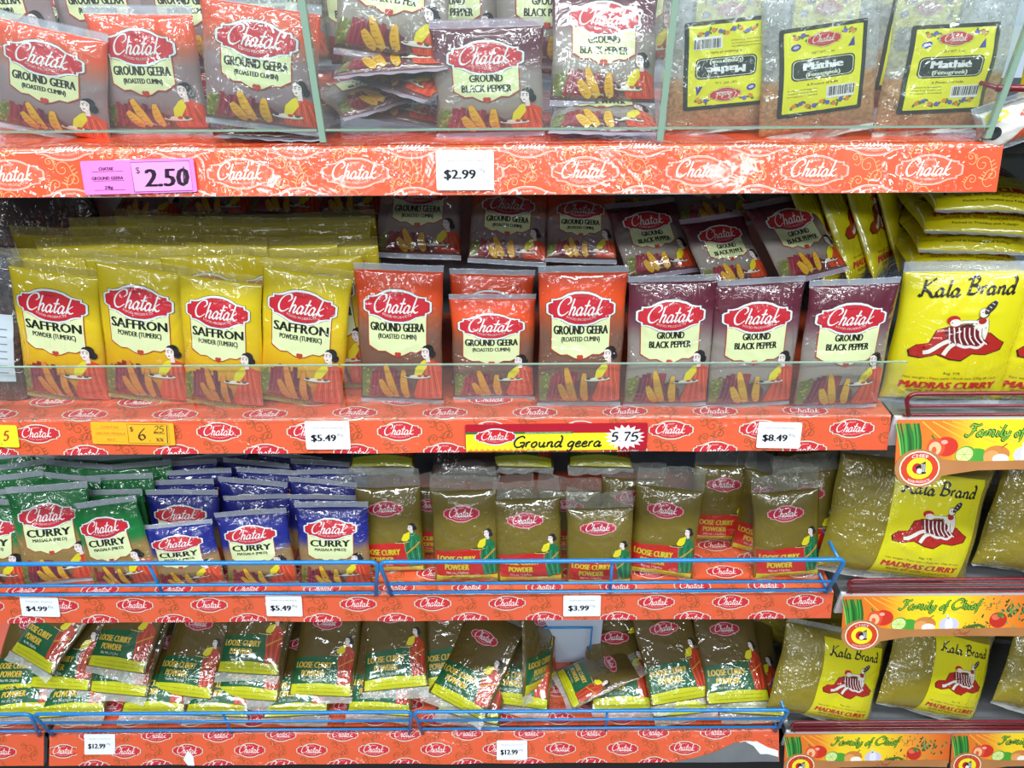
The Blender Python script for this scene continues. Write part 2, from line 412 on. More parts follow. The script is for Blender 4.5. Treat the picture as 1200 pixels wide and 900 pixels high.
# ------------------------------------------------------------------ hand-drawn letters
GLYPH = {
 'C': (2.05, [[(1.55, 1.35), (1.95, 1.75), (1.7, 2.25), (1.1, 2.2), (.45, 1.6), (.25, .8), (.6, .1), (1.25, .0), (1.95, .5)]]),
 'h': (1.15, [[(.35, 2.1), (.1, 0)], [(.15, .5), (.5, 1), (.8, .85), (.7, .2), (.85, 0), (1.15, .3)]]),
 'a': (1.15, [[(.75, .85), (.4, 1), (.05, .55), (.1, .1), (.4, 0), (.75, .5), (.82, .95)], [(.82, .95), (.72, .2), (.85, 0), (1.15, .3)]]),
 't': (.65, [[(.4, 1.9), (.15, .35), (.3, 0), (.6, .3)], [(-.15, 1.2), (.75, 1.25)]]),
 'k': (1.2, [[(.4, 2.2), (.1, 0)], [(.9, 1.05), (.25, .5), (.7, .05), (1.15, .2)]]),
 'l': (.5, [[(.4, 2.1), (.15, .4), (.3, 0), (.5, .2)]]),
 'r': (.75, [[(.15, 1), (.1, 0)], [(.12, .6), (.4, 1), (.65, .9)]]),
 'n': (1.1, [[(.15, 1), (.1, 0)], [(.12, .5), (.5, 1), (.75, .8), (.7, .2), (.85, 0), (1.05, .2)]]),
 'd': (1.15, [[(.75, .85), (.4, 1), (.05, .55), (.1, .1), (.4, 0), (.75, .5)], [(.55, 2.2), (.9, 1.7), (.8, .3), (.95, 0), (1.1, .2)]]),
 'm': (1.7, [[(.15, 1), (.1, 0)], [(.12, .5), (.4, 1), (.65, .8), (.6, 0)], [(.62, .5), (.95, 1), (1.25, .8), (1.2, .2), (1.35, 0), (1.6, .2)]]),
 'i': (.5, [[(.2, 1), (.12, .25), (.25, 0), (.5, .25)], [(.26, 1.45), (.32, 1.65)]]),
 'y': (1.0, [[(.1, 1), (.15, .35), (.45, .1), (.75, .5)], [(.85, 1), (.7, -.2), (.4, -.8), (.05, -.6), (.3, -.1), (1, .25)]]),
 'o': (1.0, [[(.45, 1), (.1, .6), (.15, .1), (.5, 0), (.8, .45), (.7, .9), (.45, 1)]]),
 'f': (.8, [[(.9, 1.9), (.6, 2.1), (.4, 1.4), (.2, -.6), (0, -.8)], [(.0, 1), (.8, 1.05)]]),
 'e': (.85, [[(.15, .5), (.6, .6), (.65, .9), (.4, 1), (.08, .6), (.15, .1), (.5, 0), (.85, .25)]]),
 'u': (1.1, [[(.1, 1), (.12, .3), (.4, 0), (.7, .4)], [(.8, 1), (.72, .2), (.85, 0), (1.1, .2)]]),
 'g': (1.0, [[(.75, .85), (.4, 1), (.05, .55), (.1, .15), (.4, .05), (.75, .5)], [(.82, 1), (.7, -.3), (.4, -.8), (.05, -.6)]]),
 'G': (1.7, [[(1.5, 1.7), (1.1, 2.1), (.4, 1.7), (.1, .9), (.4, .1), (1, 0), (1.4, .4)], [(.9, .8), (1.6, .85), (1.45, -.2)]]),
 'K': (1.6, [[(.35, 2.1), (.1, -.1)], [(-.3, .1), (.1, -.1)], [(1.5, 2.3), (1.1, 2.0), (.3, 1.0), (.9, .5), (1.3, -.1), (1.7, 0)]]),
 'B': (1.6, [[(.5, 2.0), (.2, 0)], [(-.1, 1.8), (.8, 2.2), (1.3, 1.8), (1.0, 1.3), (.4, 1.1)], [(.4, 1.1), (1.2, 1.0), (1.4, .5), (.9, 0), (.0, .05)]]),
 'F': (1.3, [[(.7, 1.9), (.5, .6), (.1, 0), (-.3, .1), (-.3, .4)], [(-.1, 1.6), (.2, 2.1), (1.0, 1.95), (1.6, 2.25)], [(.3, 1.1), (1.1, 1.2)]]),
 '2': (1.1, [[(.05, 1.6), (.5, 2), (.85, 1.6), (.5, .8), (0, 0), (.95, .05)]]),
 '5': (1.1, [[(.9, 2), (.25, 1.95)], [(.25, 1.95), (.15, 1.15), (.6, 1.2), (.9, .7), (.6, .05), (.05, .1)]]),
 '6': (1.0, [[(.7, 2), (.2, 1.2), (.05, .5), (.4, 0), (.8, .4), (.5, .9), (.1, .6)]]),
 '7': (1.1, [[(.05, 1.95), (.9, 2)], [(.9, 2), (.6, 1.1), (.4, 0)]]),
 '0': (1.1, [[(.45, 2), (.05, 1.2), (.15, .2), (.5, 0), (.85, .6), (.8, 1.7), (.45, 2)]]),
 '.': (.5, [[(.1, 0), (.2, .12)]]), '-': (.6, [[(.05, .9), (.4, 1.0)]]),
 'x': (1.0, [[(0, .9), (.8, 0)], [(.8, .9), (0, 0)]]),
}

# ------------------------------------------------------------------ artwork pieces
RED, WHITE, BLACK, CREAM = (196, 34, 48), (226, 230, 230), (24, 22, 24), (222, 232, 176)
def badge_pts(w, h):
    q = [(0, .5), (.10, .49), (.2, .43), (.29, .33), (.37, .29), (.425, .29), (.43, .2), (.47, .18), (.5, .13)]
    q = q + [(x, -y) for x, y in reversed(q)]
    return [(x * w, y * h) for x, y in q] + [(-x * w, y * h) for x, y in reversed(q[1:-1])]
def badge(a, cx, cy, w, outline=WHITE, fill=RED, layer=1, letter=WHITE, edge=(70, 74, 70), small=True, h=None, thin=False):
    h = h or w * 0.40
    for k, (gw, col) in enumerate(((.075, outline), (.055, fill), (.035, outline), (.022, fill)) if thin else ((.115, edge), (.098, outline), (.035, edge if edge else outline), (.02, fill))):
        if col is None: continue
        a.poly([(cx + x, cy + y) for x, y in badge_pts(w * (1 + gw), h + w * gw)], col, layer + k * 0.5)
    a.script('Chatak', cx - w * .01, cy + h * .04, h * .28, w * .026, letter, layer + 2.5, 0.32, w * .70, gap=.05)
    if small:
        a.text('FOOD PRODUCTS', cx, cy - h * .37, h * .095, letter, w * .46, .01, 0, layer + 2.5, bend=2.2 / w * .35)
        a.text('QUALITY', cx, cy + h * .40, h * .075, letter if outline != WHITE else (120, 30, 40), w * .16, 0, 0, layer + 2.5)
def lady_head(a, cx, cy, s, layer=2):
    """portrait in three-quarter view with a black bun"""
    def P(l): return [(cx + x * s, cy + y * s) for x, y in l]
    a.ell(cx + .22 * s, cy + .12 * s, .42 * s, .47 * s, (26, 24, 28), layer)
    a.ell(cx + .55 * s, cy - .18 * s, .24 * s, .28 * s, (26, 24, 28), layer)
    a.poly(P([(-.30, .28), (-.12, .42), (.12, .36), (.26, .12), (.28, -.15), (.12, -.38), (-.04, -.50), (-.18, -.44), (-.25, -.28), (-.36, -.12), (-.30, .02)]), (238, 226, 222), layer + 1)
    a.poly(P([(.0, -.42), (.26, -.2), (.34, -.75), (-.02, -.78)]), (230, 214, 208), layer + .8)
    a.poly(P([(-.28, .34), (-.1, .52), (.25, .5), (.32, .1), (.2, .22), (.0, .36)]), (26, 24, 28), layer + 1.5)
    a.line(P([(-.22, .12), (-.08, .16)]), .05 * s, BLACK, layer + 2); a.line(P([(.06, .15), (.2, .12)]), .05 * s, BLACK, layer + 2)
    a.ell(cx - .14 * s, cy + .02 * s, .055 * s, .035 * s, BLACK, layer + 2, n=8); a.ell(cx + .12 * s, cy + .01 * s, .055 * s, .035 * s, BLACK, layer + 2, n=8)
    a.ell(cx - .08 * s, cy - .27 * s, .08 * s, .04 * s, (190, 40, 50), layer + 2, n=8)
    a.ell(cx - .04 * s, cy + .2 * s, .03 * s, .03 * s, (200, 30, 30), layer + 2, n=8)
def spice_still(a, y0, y1, W, rnd, yel=(226, 172, 40)):
    """dried chillies, turmeric fingers and cardamom printed along the foot"""
    h = y1 - y0; x0 = -W / 2 + 3
    a.poly([(x0 + .13 * W, y0), (x0 + .62 * W, y0), (x0 + .60 * W, y0 + .45 * h), (x0 + .50 * W, y0 + .7 * h), (x0 + .38 * W, y0 + .62 * h), (x0 + .22 * W, y0 + .75 * h), (x0 + .13 * W, y0 + .55 * h)], (104, 34, 52), .6)
    a.poly([(x0 - 1, y0), (x0 + .17 * W, y0), (x0 + .16 * W, y0 + .5 * h), (x0 + .08 * W, y0 + .8 * h), (x0 - 1, y0 + .7 * h)], (112, 116, 52), .7)
    for k in range(40):
        a.ell(x0 + rnd.uniform(0, .15) * W, y0 + rnd.uniform(.0, .85) * h, 1.5, 1.1, rnd.choice([(120, 132, 48), (90, 108, 40), (160, 160, 80)]), 1, rnd.uniform(0, 180), 8)
    for k in range(7):
        x = x0 + (.13 + .045 * k) * W
        a.line([(x - 4, y0 + .02 * h), (x - 1 + rnd.uniform(-2, 2), y0 + .5 * h), (x + rnd.uniform(0, 3), y0 + h * rnd.uniform(.75, 1.0))], 5.2, rnd.choice([(122, 24, 46), (100, 18, 52), (140, 36, 50)]), 1.2 + .1 * k)
        a.line([(x - 4.6, y0 + .1 * h), (x - 2, y0 + .5 * h), (x - .6, y0 + .8 * h)], .8, (170, 70, 90), 2)
    for k, (dx, top, bend) in enumerate(((.37, 1.12, -8), (.50, .95, 1), (.30, .62, -8))):
        x = x0 + dx * W
        P = [(x + 5, y0 + .02 * h), (x + 1 + bend * .3, y0 + .35 * h * top), (x + bend, y0 + top * h * .9)]
        a.line(P, 10.5, (150, 96, 24), 2.0 + .3 * k, taper=True); a.line(P, 8.8, yel, 2.2 + .3 * k, taper=True)
        for q in range(4):
            t = .15 + .2 * q; a.line([(x + 2 - t * 4 + bend * t - 2.4, y0 + t * h * top * .9), (x + 4 - t * 4 + bend * t, y0 + t * h * top * .9 + .6)], .5, (178, 120, 30), 3.2)
def lady_bust(a, cx, cy, s, y0, W, layer=3.4, blouse=(228, 214, 30), sari=(214, 70, 36)):
    """blouse, sari and the tray she carries; cx,cy = head centre"""
    xr = W / 2 - 2
    a.poly([(cx - 6, cy - s * .9), (cx + 6, cy - s * .6), (xr, cy - s * 1.0), (xr, y0), (cx - s * .9, y0), (cx - s * 1.1, y0 + 6), (cx - s * .5, cy - s * 1.7)], sari, layer)
    for k in range(7):
        a.line([(cx - 4 + k * 2.2, cy - s * .8 - k * .5), (cx - s * .6 + k * 4.2, y0 + 2)], .7, (150, 36, 26) if k % 2 else (236, 120, 60), layer + .3, smooth=False)
    a.poly([(cx - 1, cy - s * .55), (cx - 5, cy - s * .7), (cx - s * .85, cy - s * 1.2), (cx - s * 1.0, cy - s * 1.9), (cx - s * .6, cy - s * 2.0), (cx - s * .2, cy - s * 1.5), (cx + 1, cy - s * 1.1)], blouse, layer + .5)
    ty = cy - s * 1.95
    a.ell(cx - s * .75, ty, s * 1.15, 2.4, (120, 100, 84), layer + .8); a.ell(cx - s * .75, ty + .4, s * 1.08, 1.9, (230, 222, 206), layer + 1)
    for k in range(4): a.ell(cx - s * 1.5 + k * s * .48, ty + 1.4, s * .2, 1.4, ((60, 56, 52), (236, 230, 220), (190, 60, 40), (90, 84, 60))[k], layer + 1.2, n=10)
    lady_head(a, cx, cy, s, layer + 1.4)
def panel(a, cx, y1, y0, w):
    """pale green label with a scalloped foot and red piping"""
    def pts(g):
        w2 = w / 2 + g
        return [(cx - w2, y1), (cx - w2, y0 + 9 - g), (cx - w2 + 5, y0 + 6 - g), (cx - w * .34, y0 + 3 - g), (cx - w * .22, y0 + 3.5 - g), (cx - w * .10, y0 - .5 - g), (cx - w * .04, y0 - 1.5 - g),
                (cx, y0 - 1.0 - g), (cx + w * .04, y0 - 1.5 - g), (cx + w * .10, y0 - .5 - g), (cx + w * .22, y0 + 3.5 - g), (cx + w * .34, y0 + 3 - g), (cx + w2 - 5, y0 + 6 - g), (cx + w2, y0 + 9 - g), (cx + w2, y1)]
    a.poly(pts(1.1), (176, 60, 40), 0.4); a.poly(pts(0), CREAM, 1.0)
    a.ell(cx - 1.6, y0 + .4, 2.4, 2.2, (190, 60, 46), 1.5); a.ell(cx + 1.6, y0 + .4, 2.4, 2.2, (190, 60, 46), 1.5); a.ell(cx, y0 - 1.2, 1.6, 2.4, (190, 60, 46), 1.5)
def art_spice(lines, W, H, yb, wb, yp, lower, seed, yel=(226, 172, 40), caps=8.0, head=None, cx=-2):
    a = Art(); rnd = random.Random(seed)
    spice_still(a, 9, lower, W, rnd, yel)
    panel(a, cx, yb, yp, wb * .93)
    badge(a, cx, yb, wb)
    n = len(lines); top = yb - wb * .19 - 3; y = top
    for txt, cap, wd, bold in lines:
        a.text(txt, cx, y - cap / 2, cap, (22, 26, 18), wd, bold, 0, 2); y -= cap + 2.6
    hx, hy, hs = head or (W * .31, yp + 3, 15)
    lady_bust(a, hx, hy, hs, 9, W)
    a.text('Net Wt. 3 oz', -2, 11.5, 2.2, CREAM, 20, 0, 0, 5)
    return a
def art_loose(band, W, H, y_foot, y_yel, y_band, y_logo, sari, lettc, netwt, wide=0.52, head=None):
    a = Art()
    xl, xr = -W / 2 + 1.5, W / 2 - 1.5
    top = [(xl + (xr - xl) * k / 12, y_band + 5 * math.sin(k / 12 * math.pi) * .7 + (k / 12) * 1.5) for k in range(13)]
    a.poly([(xl, y_yel - 2)] + [(xr, y_yel - 2)] + top[::-1], band, 0.5)
    a.poly([(xl, y_foot), (xr, y_foot), (xr, y_yel - 1), (0, y_yel + 2), (xl, y_yel - 1)], (204, 206, 22), 1.0)
    for k in range(2): a.text('Packed for the trade keep in a cool dry place keep dry', 0, y_foot + (y_yel - y_foot) * (.3 + .36 * k), 1.5, (60, 60, 20), W * .78, 0, 0, 1.6)
    hgt = y_band - y_yel; cap = hgt * .25
    a.text('LOOSE CURRY', -W * .145, y_yel + hgt * .74, cap, lettc, W * .60, .07, .05, 1.6)
    a.text('POWDER', -W * .145, y_yel + hgt * .41, cap, lettc, W * .38, .07, .05, 1.6)
    a.text(netwt, -W * .145, y_yel + hgt * .16, cap * .42, (236, 236, 226), W * .34, .01, 0, 1.6)
    badge(a, -W * .04, y_logo, W * wide, (214, 150, 160), (176, 30, 56), 1, edge=None)
    hx = W * .345; hy = head or (y_band + 26); s = W * .12
    a.poly([(hx - s * .9, hy - s * .8), (hx + s * .4, hy - s * .7), (xr - 1, hy - s * 1.5), (xr, y_yel + 2), (xr - W * .21, y_yel - 1), (hx - s * .8, y_band - 3), (hx - s * .6, hy - s * 2.1)], sari, 2.2)
    for k in range(6):
        a.line([(hx - s * .5 + k * s * .3, hy - s * (1.2 + .2 * k)), (hx - s * .9 + k * s * .42, hy - s * 2.6), (xr - W * .17 + k * 3.0, y_yel + 2)], .8, tuple(int(v * .55) for v in sari) if k % 2 else tuple(min(255, int(v * 1.3 + 25)) for v in sari), 2.5)
    a.line([(hx - s * .75, y_band - 14), (hx, y_band - 8), (xr - 1, y_band + 1)], 2.2, (206, 150, 40), 2.7)
    a.poly([(hx - .5, hy - s * .5), (hx - s * .9, hy - s * .8), (hx - s * 1.25, hy - s * 1.5), (hx - s * .9, hy - s * 2.1), (hx - s * .2, hy - s * 1.5)], (226, 214, 30), 2.9)
    a.line([(hx - s * .9, hy - s * 2.0), (hx - s * 1.5, hy - s * 1.9)], 1.6, (228, 206, 190), 3.0)
    a.ell(hx - s * 1.2, hy - s * 1.9, s * .95, 1.5, (190, 180, 120), 3.1); a.ell(hx - s * 1.2, hy - s * 1.85, s * .8, 1.0, (70, 66, 40), 3.3)
    lady_head(a, hx, hy, s, 3.4)
    return a
def art_kala(W, H, full):
    """yellow label: lettering, reclining figure on red, product name"""
    a = Art(); w2 = W / 2
    if not full:
        a.rect(-w2, 0, w2, H, (222, 214, 12), 0)
    a.script('Kala', -W * .24, H * .865, W * .068, W * .024, (26, 24, 20), 1.5, .12, W * .36, pen=.8, gap=.1)
    a.script('Brand', W * .20, H * .88, W * .068, W * .024, (26, 24, 20), 1.5, .12, W * .42, pen=.8, gap=.1)
    def P(l): return [(x * W, H * .50 + y * W) for x, y in l]
    rock = P([(-.42, -.10), (-.36, -.04), (-.26, -.02), (-.22, .10), (-.14, .13), (0, .10), (.14, .09), (.25, .08), (.33, .02), (.40, -.02), (.38, -.09), (.25, -.13), (.13, -.12), (.05, -.19), (-.05, -.18), (-.18, -.13), (-.3, -.17), (-.4, -.16)])
    a.poly([(x * 1.03, H * .5 + (y - H * .5) * 1.06) for x, y in rock], (40, 14, 10), 0.8); a.poly(rock, (178, 34, 26), 1.2)
    Wm = (236, 228, 214); D = (40, 22, 20)
    def limb(l, w): a.line(P(l), w * W * 1.25, D, 1.8); a.line(P(l), w * W, Wm, 2.1)
    limb([(.20, .02), (.21, .12), (.19, .22)], .035)
    limb([(-.05, .02), (-.14, -.02), (-.24, -.10), (-.30, -.12)], .042)
    limb([(-.02, -.01), (-.08, -.06), (-.12, -.14)], .042)
    a.poly(P([(.06, .04), (.22, .02), (.22, .20), (.14, .24), (.06, .16)]), D, 1.9); a.poly(P([(.075, .05), (.21, .03), (.21, .19), (.14, .225), (.07, .155)]), Wm, 2.1)
    a.poly(P([(-.16, .14), (.05, .17), (.15, .10), (.20, .0), (.16, -.06), (-.02, -.04), (-.14, .04)]), (120, 24, 34), 2.4)
    for k in range(7):
        x = -.12 + .045 * k; a.line(P([(x, .135), (x + .02, .04), (x + .035 + .01 * k, -.03)]), W * .011, (240, 226, 220), 2.8)
        a.line(P([(x + .02, .13), (x + .04, .04), (x + .055 + .01 * k, -.025)]), W * .005, D, 2.85)
    a.line(P([(-.02, -.03), (.05, -.055), (.10, -.05), (.17, -.06), (.22, -.01)]), W * .028, (226, 222, 216), 2.9)
    limb([(.13, .19), (.02, .19), (-.06, .17)], .028)
    a.ell(W * -.09, H * .5 + W * .205, W * .06, W * .045, (190, 34, 30), 3.0); a.ell(W * -.07, H * .5 + W * .18, W * .05, W * .035, Wm, 3.2)
    a.ell(W * .165, H * .5 + W * .275, W * .045, W * .05, D, 3.0); a.ell(W * .16, H * .5 + W * .275, W * .038, W * .043, Wm, 3.2)
    a.ell(W * .215, H * .5 + W * .325, W * .075, W * .034, (50, 44, 46), 3.4, 52)
    for k in range(4): a.line(P([(.175 + .022 * k, .325 + .03 * k - .02), (.20 + .022 * k, .29 + .03 * k)]), W * .008, (206, 200, 196), 3.6, smooth=False)
    a.ell(W * .148, H * .5 + W * .28, W * .006, W * .006, D, 3.6, 0, 6); a.ell(W * -.10, H * .5 + W * .18, W * .006, W * .006, D, 3.6, 0, 6)
    a.line(P([(-.02, .13), (.04, .16), (.10, .15)]), W * .012, D, 3.3)
    a.ell(W * .16, H * .5 + W * .2, W * .035, W * .03, (170, 30, 30), 3.3)
    a.text('Reg. T.M.', 0, H * .255, W * .024, D, W * .15, 0, .1, 1.5)
    a.text('Net weight / Peso neto / Poids net: 230g (8.1oz)', 0, H * .215, W * .024, (130, 60, 20), W * .84, 0, 0, 1.5)
    a.text('MADRAS CURRY', 0, H * .155, W * .080, (196, 40, 30), W * .86, .10, .12, 1.5)
    a.text('मदरास करी पाउडर', -W * .16, H * .10, W * .04, (150, 50, 24), W * .40, .01, 0, 1.5)
    a.text('مسحوق الكاري', W * .22, H * .10, W * .036, (150, 50, 24), W * .32, .01, 0, 1.5)
    a.text('Packed in Trinidad and Tobago', 0, H * .05, W * .022, D, W * .6, 0, 0, 1.5)
    return a
def art_mathie():
    """black-edged yellow label, 82 x 96 mm, origin bottom centre"""
    a = Art(); W, H = 76, 88; Y = (226, 226, 30)
    def rr(x0, y0, x1, y1, r, c, l):
        pts = []
        for (cx, cy, a0) in ((x1 - r, y1 - r, 0), (x0 + r, y1 - r, 90), (x0 + r, y0 + r, 180), (x1 - r, y0 + r, 270)):
            for k in range(4): t = R(a0 + 30 * k); pts.append((cx + r * math.cos(t), cy + r * math.sin(t)))
        a.poly(pts, c, l)
    rr(-W / 2, 0, W / 2, H, 2.5, (34, 42, 34), 0); rr(-W / 2 + 4, 4, W / 2 - 4, H - 4, 1, Y, 1)
    rnd = random.Random(4)
    for yy in (11, H - 10):
        for k in range(9):
            x = -24 + 6 * k; y = yy + 2.0 * math.sin(k * 1.9)
            if yy > 40 and 3 <= k <= 5: continue
            for q in range(3): a.ell(x + rnd.uniform(-3, 3), y + rnd.uniform(-2, 2), 2.4, 1.1, (60, 120, 50), 1.5, rnd.uniform(0, 180), 8)
            a.ell(x, y, 2.2, 2.2, (112, 84, 178) if k % 2 else (224, 130, 50), 2, 0, 8)
    badge(a, 0, H - 14, 27, (232, 210, 150), (196, 50, 36), 2.2, small=True, h=12)
    a.text('NET WT. 1 oz.', 0, H - 26, 2.6, (110, 90, 20), 20, 0, 0, 2)
    rr(-28, H - 52, 28, H - 31, 5, (20, 26, 22), 1.8); rr(-26.8, H - 50.8, 26.8, H - 32.2, 4.4, (220, 226, 190), 2.1); rr(-26.2, H - 50.2, 26.2, H - 32.8, 4.2, (30, 44, 36), 2.4)
    a.text('Mathie', 0, H - 38.5, 7.6, WHITE, 34, .12, 0, 3); a.text('(Fenugreek)', 0, H - 46.6, 4.2, (214, 224, 200), 30, .07, 0, 3)
    a.text('A Product of India', 0, H - 56.5, 2.5, (120, 30, 20), 28, .01, 0, 2)
    for k in range(3): a.text(('Produced & Packaged by:', 'Chatak Food Products Ltd.', 'Freeport Trinidad')[k], -17, H - 61 - 3 * k, 1.5, (60, 60, 20), 26, 0, 0, 2)
    a.rect(4, 15, 30, 27.5, (232, 232, 228), 2)
    x = 5.5
    while x < 28.5: w = rnd.choice((.4, .7, 1.1)); a.rect(x, 17.5, x + w, 26.5, (30, 30, 34), 2.6); x += w + rnd.choice((.4, .8))
    a.ell(-24, H - 19, 4.4, 3.2, (64, 60, 150), 2, 15); a.ell(-24, H - 19, 2.6, 1.4, (190, 180, 220), 2.4, 15)
    a.poly([(21, H - 24), (27, H - 24), (26, H - 15), (24, H - 18)], (64, 60, 150), 2); a.line([(24, H - 13), (28, H - 10)], .7, (180, 40, 40), 2)
    return a

# ------------------------------------------------------------------ packets
class Kind:
    def __init__(s, name, part, W, H, tf, tb, st, sb, body, seal, art, crimp=True, wr=1.0, label=None, sealb=None, seal_name='crimped_seal'):
        s.__dict__.update(locals())
def build_packet(k, seed):
    rnd = random.Random(seed * 7 + 13); W, H = k.W / 1000, k.H / 1000
    st, sb = k.st / 1000, k.sb / 1000
    ph = [rnd.uniform(0, 6.28) for _ in range(6)]; at_ = rnd.uniform(.0004, .0016); ab = rnd.uniform(.0004, .0014)
    NU, NV = 34, 50
    v0, v1 = sb, H - st
    u = np.linspace(-W / 2, W / 2, NU); v = np.linspace(v0, v1, NV); U, V = np.meshgrid(u, v)
    def wave(X, Z):
        t = (Z - v0) / (v1 - v0)
        return at_ * np.sin(X / W * 7 + ph[0]) * np.clip((t - .6) / .4, 0, 1.5) ** 1.5 + ab * np.sin(X / W * 6 + ph[1]) * np.clip((.4 - t) / .4, 0, 1.5) ** 1.5
    def prof(U, V):
        a = np.clip(1 - np.abs(2 * U / W) ** 2.8, 0, 1) ** .72
        t = 2 * (V - v0) / (v1 - v0) - 1
        b = np.clip(1 - np.abs(t) ** 3.6, 0, 1) ** .8 * (1.02 - .22 * t)
        return a * b
    def squeeze(U, V):
        t = 2 * (V - v0) / (v1 - v0) - 1
        b = np.clip(1 - t ** 4, 0, 1)
        side = 1 - (.030 + .012 * np.sin(5 * t + ph[2]) * np.sign(U)) * b
        return U * side
    # pleats running out of the seals and sharp creases across the film
    wr = np.zeros_like(U)
    for end, sgn in ((v1, -1), (v0, 1)):
        for _ in range(9):
            x0 = rnd.uniform(-W * .5, W * .5); sl = rnd.uniform(-.5, .5); Ln = rnd.uniform(.008, .03); am = rnd.uniform(.0006, .0019) * rnd.choice((1, -1, 1))
            d = np.abs(V - end); wr += am * np.exp(-np.abs(U - x0 - sl * d) / (.0022 + d * .15)) * np.exp(-d / Ln)
    for _ in range(22):
        cx, cy, th = rnd.uniform(-W / 2, W / 2), rnd.uniform(v0, v1), rnd.gauss(0, .9); Ln = rnd.uniform(.008, .028); am = rnd.uniform(.0003, .0012) * rnd.choice((1, 1, -1)) * k.wr
        a = (U - cx) * math.cos(th) + (V - cy) * math.sin(th); b = -(U - cx) * math.sin(th) + (V - cy) * math.cos(th)
        wr += am * np.exp(-np.abs(b) / .0021) * np.exp(-(a / Ln) ** 2)
    # soft lumps of the contents
    for _ in range(10):
        cx, cy = rnd.uniform(-W / 2, W / 2), rnd.uniform(v0, v1); r = rnd.uniform(.012, .03)
        wr += rnd.uniform(-.0012, .0012) * k.wr * np.exp(-((U - cx) ** 2 + (V - cy) ** 2) / r ** 2)
    hp = prof(U, V); edge = np.clip(hp * 4, 0, 1)
    sx = squeeze(U, V); wv = wave(U, V)
    front = np.stack([sx, wv - hp * k.tf / 1000 - wr * edge - .0006, V], 2)
    back = np.stack([sx, wv + hp * k.tb / 1000 + np.roll(wr, 7, 1) * edge * .6 + .0002, V], 2)
    sh = Sheet(-W / 2, W / 2, v0, v1, front)
    root = empty(k.name)
    Vv = np.concatenate([front.reshape(-1, 3), back.reshape(-1, 3)]); n = NU * NV; F = []
    for j in range(NV - 1):
        for i in range(NU - 1):
            q = j * NU + i
            F.append((q, q + 1, q + NU + 1, q + NU)); F.append((n + q, n + q + NU, n + q + NU + 1, n + q + 1))
    for j in range(NV - 1):
        a, b = j * NU, j * NU + NU - 1; F.append((a, a + NU, n + a + NU, n + a)); F.append((b, n + b, n + b + NU, b + NU))
    for i in range(NU - 1):
        a, b = i, (NV - 1) * NU + i; F.append((a, n + a, n + a + 1, a + 1)); F.append((b, b + 1, n + b + 1, n + b))
    uv = np.stack([U / W + .5, (V - v0) / (v1 - v0)], 2).reshape(-1, 2); uv = np.concatenate([uv, uv])
    kid(root, link(k.part, mesh_from(k.part, Vv, np.array(F), M[k.body], uv=uv)))
    for nm, z0, z1, mt in (('top', v1 - .0006, H, k.seal), ('bottom', v0 + .0006, 0.0, k.sealb or k.seal)):
        L = abs(z1 - z0)
        if L < .002: continue
        nc, nr = (70, max(4, int(L / .0011))) if k.crimp else (40, 14)
        x = np.linspace(-W / 2, W / 2, nc); t = np.linspace(0, 1, nr); X, T = np.meshgrid(x, t); Z = z0 + (z1 - z0) * T
        if k.crimp:
            Y = wave(X, Z) + .0007 * (np.arange(nr) % 2)[:, None] + .0005 * np.sin(X * 300 + ph[3]) * T
            Z = Z + np.sign(z1 - z0) * .0006 * (np.arange(nc) % 2)[None, :] * (T > .99)
        else:
            Y = wave(X, Z) * 1.5 + T * (.003 * np.sin(X / W * 9 + ph[4]) + .002 * np.sin(X / W * 23 + ph[5])) + .0016 * np.abs(np.sin(X / W * 14 + 3 * T + ph[2])) * np.sin(T * 3.1)
            Z = Z + np.sign(z1 - z0) * T * (.004 * np.sin(X / W * 4 + ph[3]))
        sxx = X * (1 + (.01 if k.crimp else -.03) * T)
        Pn = np.stack([sxx, Y, Z], 2)
        F2 = [(j * nc + i, j * nc + i + 1, (j + 1) * nc + i + 1, (j + 1) * nc + i) for j in range(nr - 1) for i in range(nc - 1)]
        kid(root, link(k.seal_name if k.crimp else 'loose_film_end', mesh_from('crimped_seal', Pn.reshape(-1, 3), np.array(F2), M[mt])))
    if k.art is not None:
        kid(root, link('printed_front', print_mesh('printed_front', k.art, sh, M['ink_soft' if not k.crimp else 'ink'])))
    return root

def mk(lines, **kw): return art_spice(lines, **kw).moved(sy=1.075 if kw['H'] == 160 else 1.0)
A85 = dict(W=102, H=160, yb=117, wb=74, yp=64, lower=52)
A28 = dict(W=106, H=116, yb=81, wb=68, yp=40, lower=34, head=(35, 43, 13.5))
K = {}
P_ = ('pouch',)
K['saffron'] = Kind('spice_packet', 'pouch', 102, 172, 11, 7, 9, 6, 'body_saffron', 'seal_yellow', mk([('SAFFRON', 10.5, 64, .075), ('POWDER (TUMERIC)', 5.8, 50, .05)], seed=1, yel=(216, 134, 50), **A85))
K['geera'] = Kind('spice_packet', 'pouch', 102, 172, 11, 7, 7, 6, 'body_geera', 'seal_silver', mk([('GROUND GEERA', 10, 64, .065), ('(ROASTED CUMIN)', 5.6, 46, .05)], seed=2, yel=(214, 150, 40), **A85))
K['pepper'] = Kind('spice_packet', 'pouch', 102, 172, 11, 7, 7, 6, 'body_pepper', 'seal_silver', mk([('GROUND', 8.4, 32, .065), ('BLACK PEPPER', 8.4, 49, .065)], seed=3, **A85))
K['geera28'] = Kind('spice_packet', 'pouch', 106, 118, 9, 6, 8, 6, 'body_geera_small', 'seal_silver', mk([('GROUND GEERA', 8.6, 58, .065), ('(ROASTED CUMIN)', 4.8, 40, .07)], seed=4, **A28))
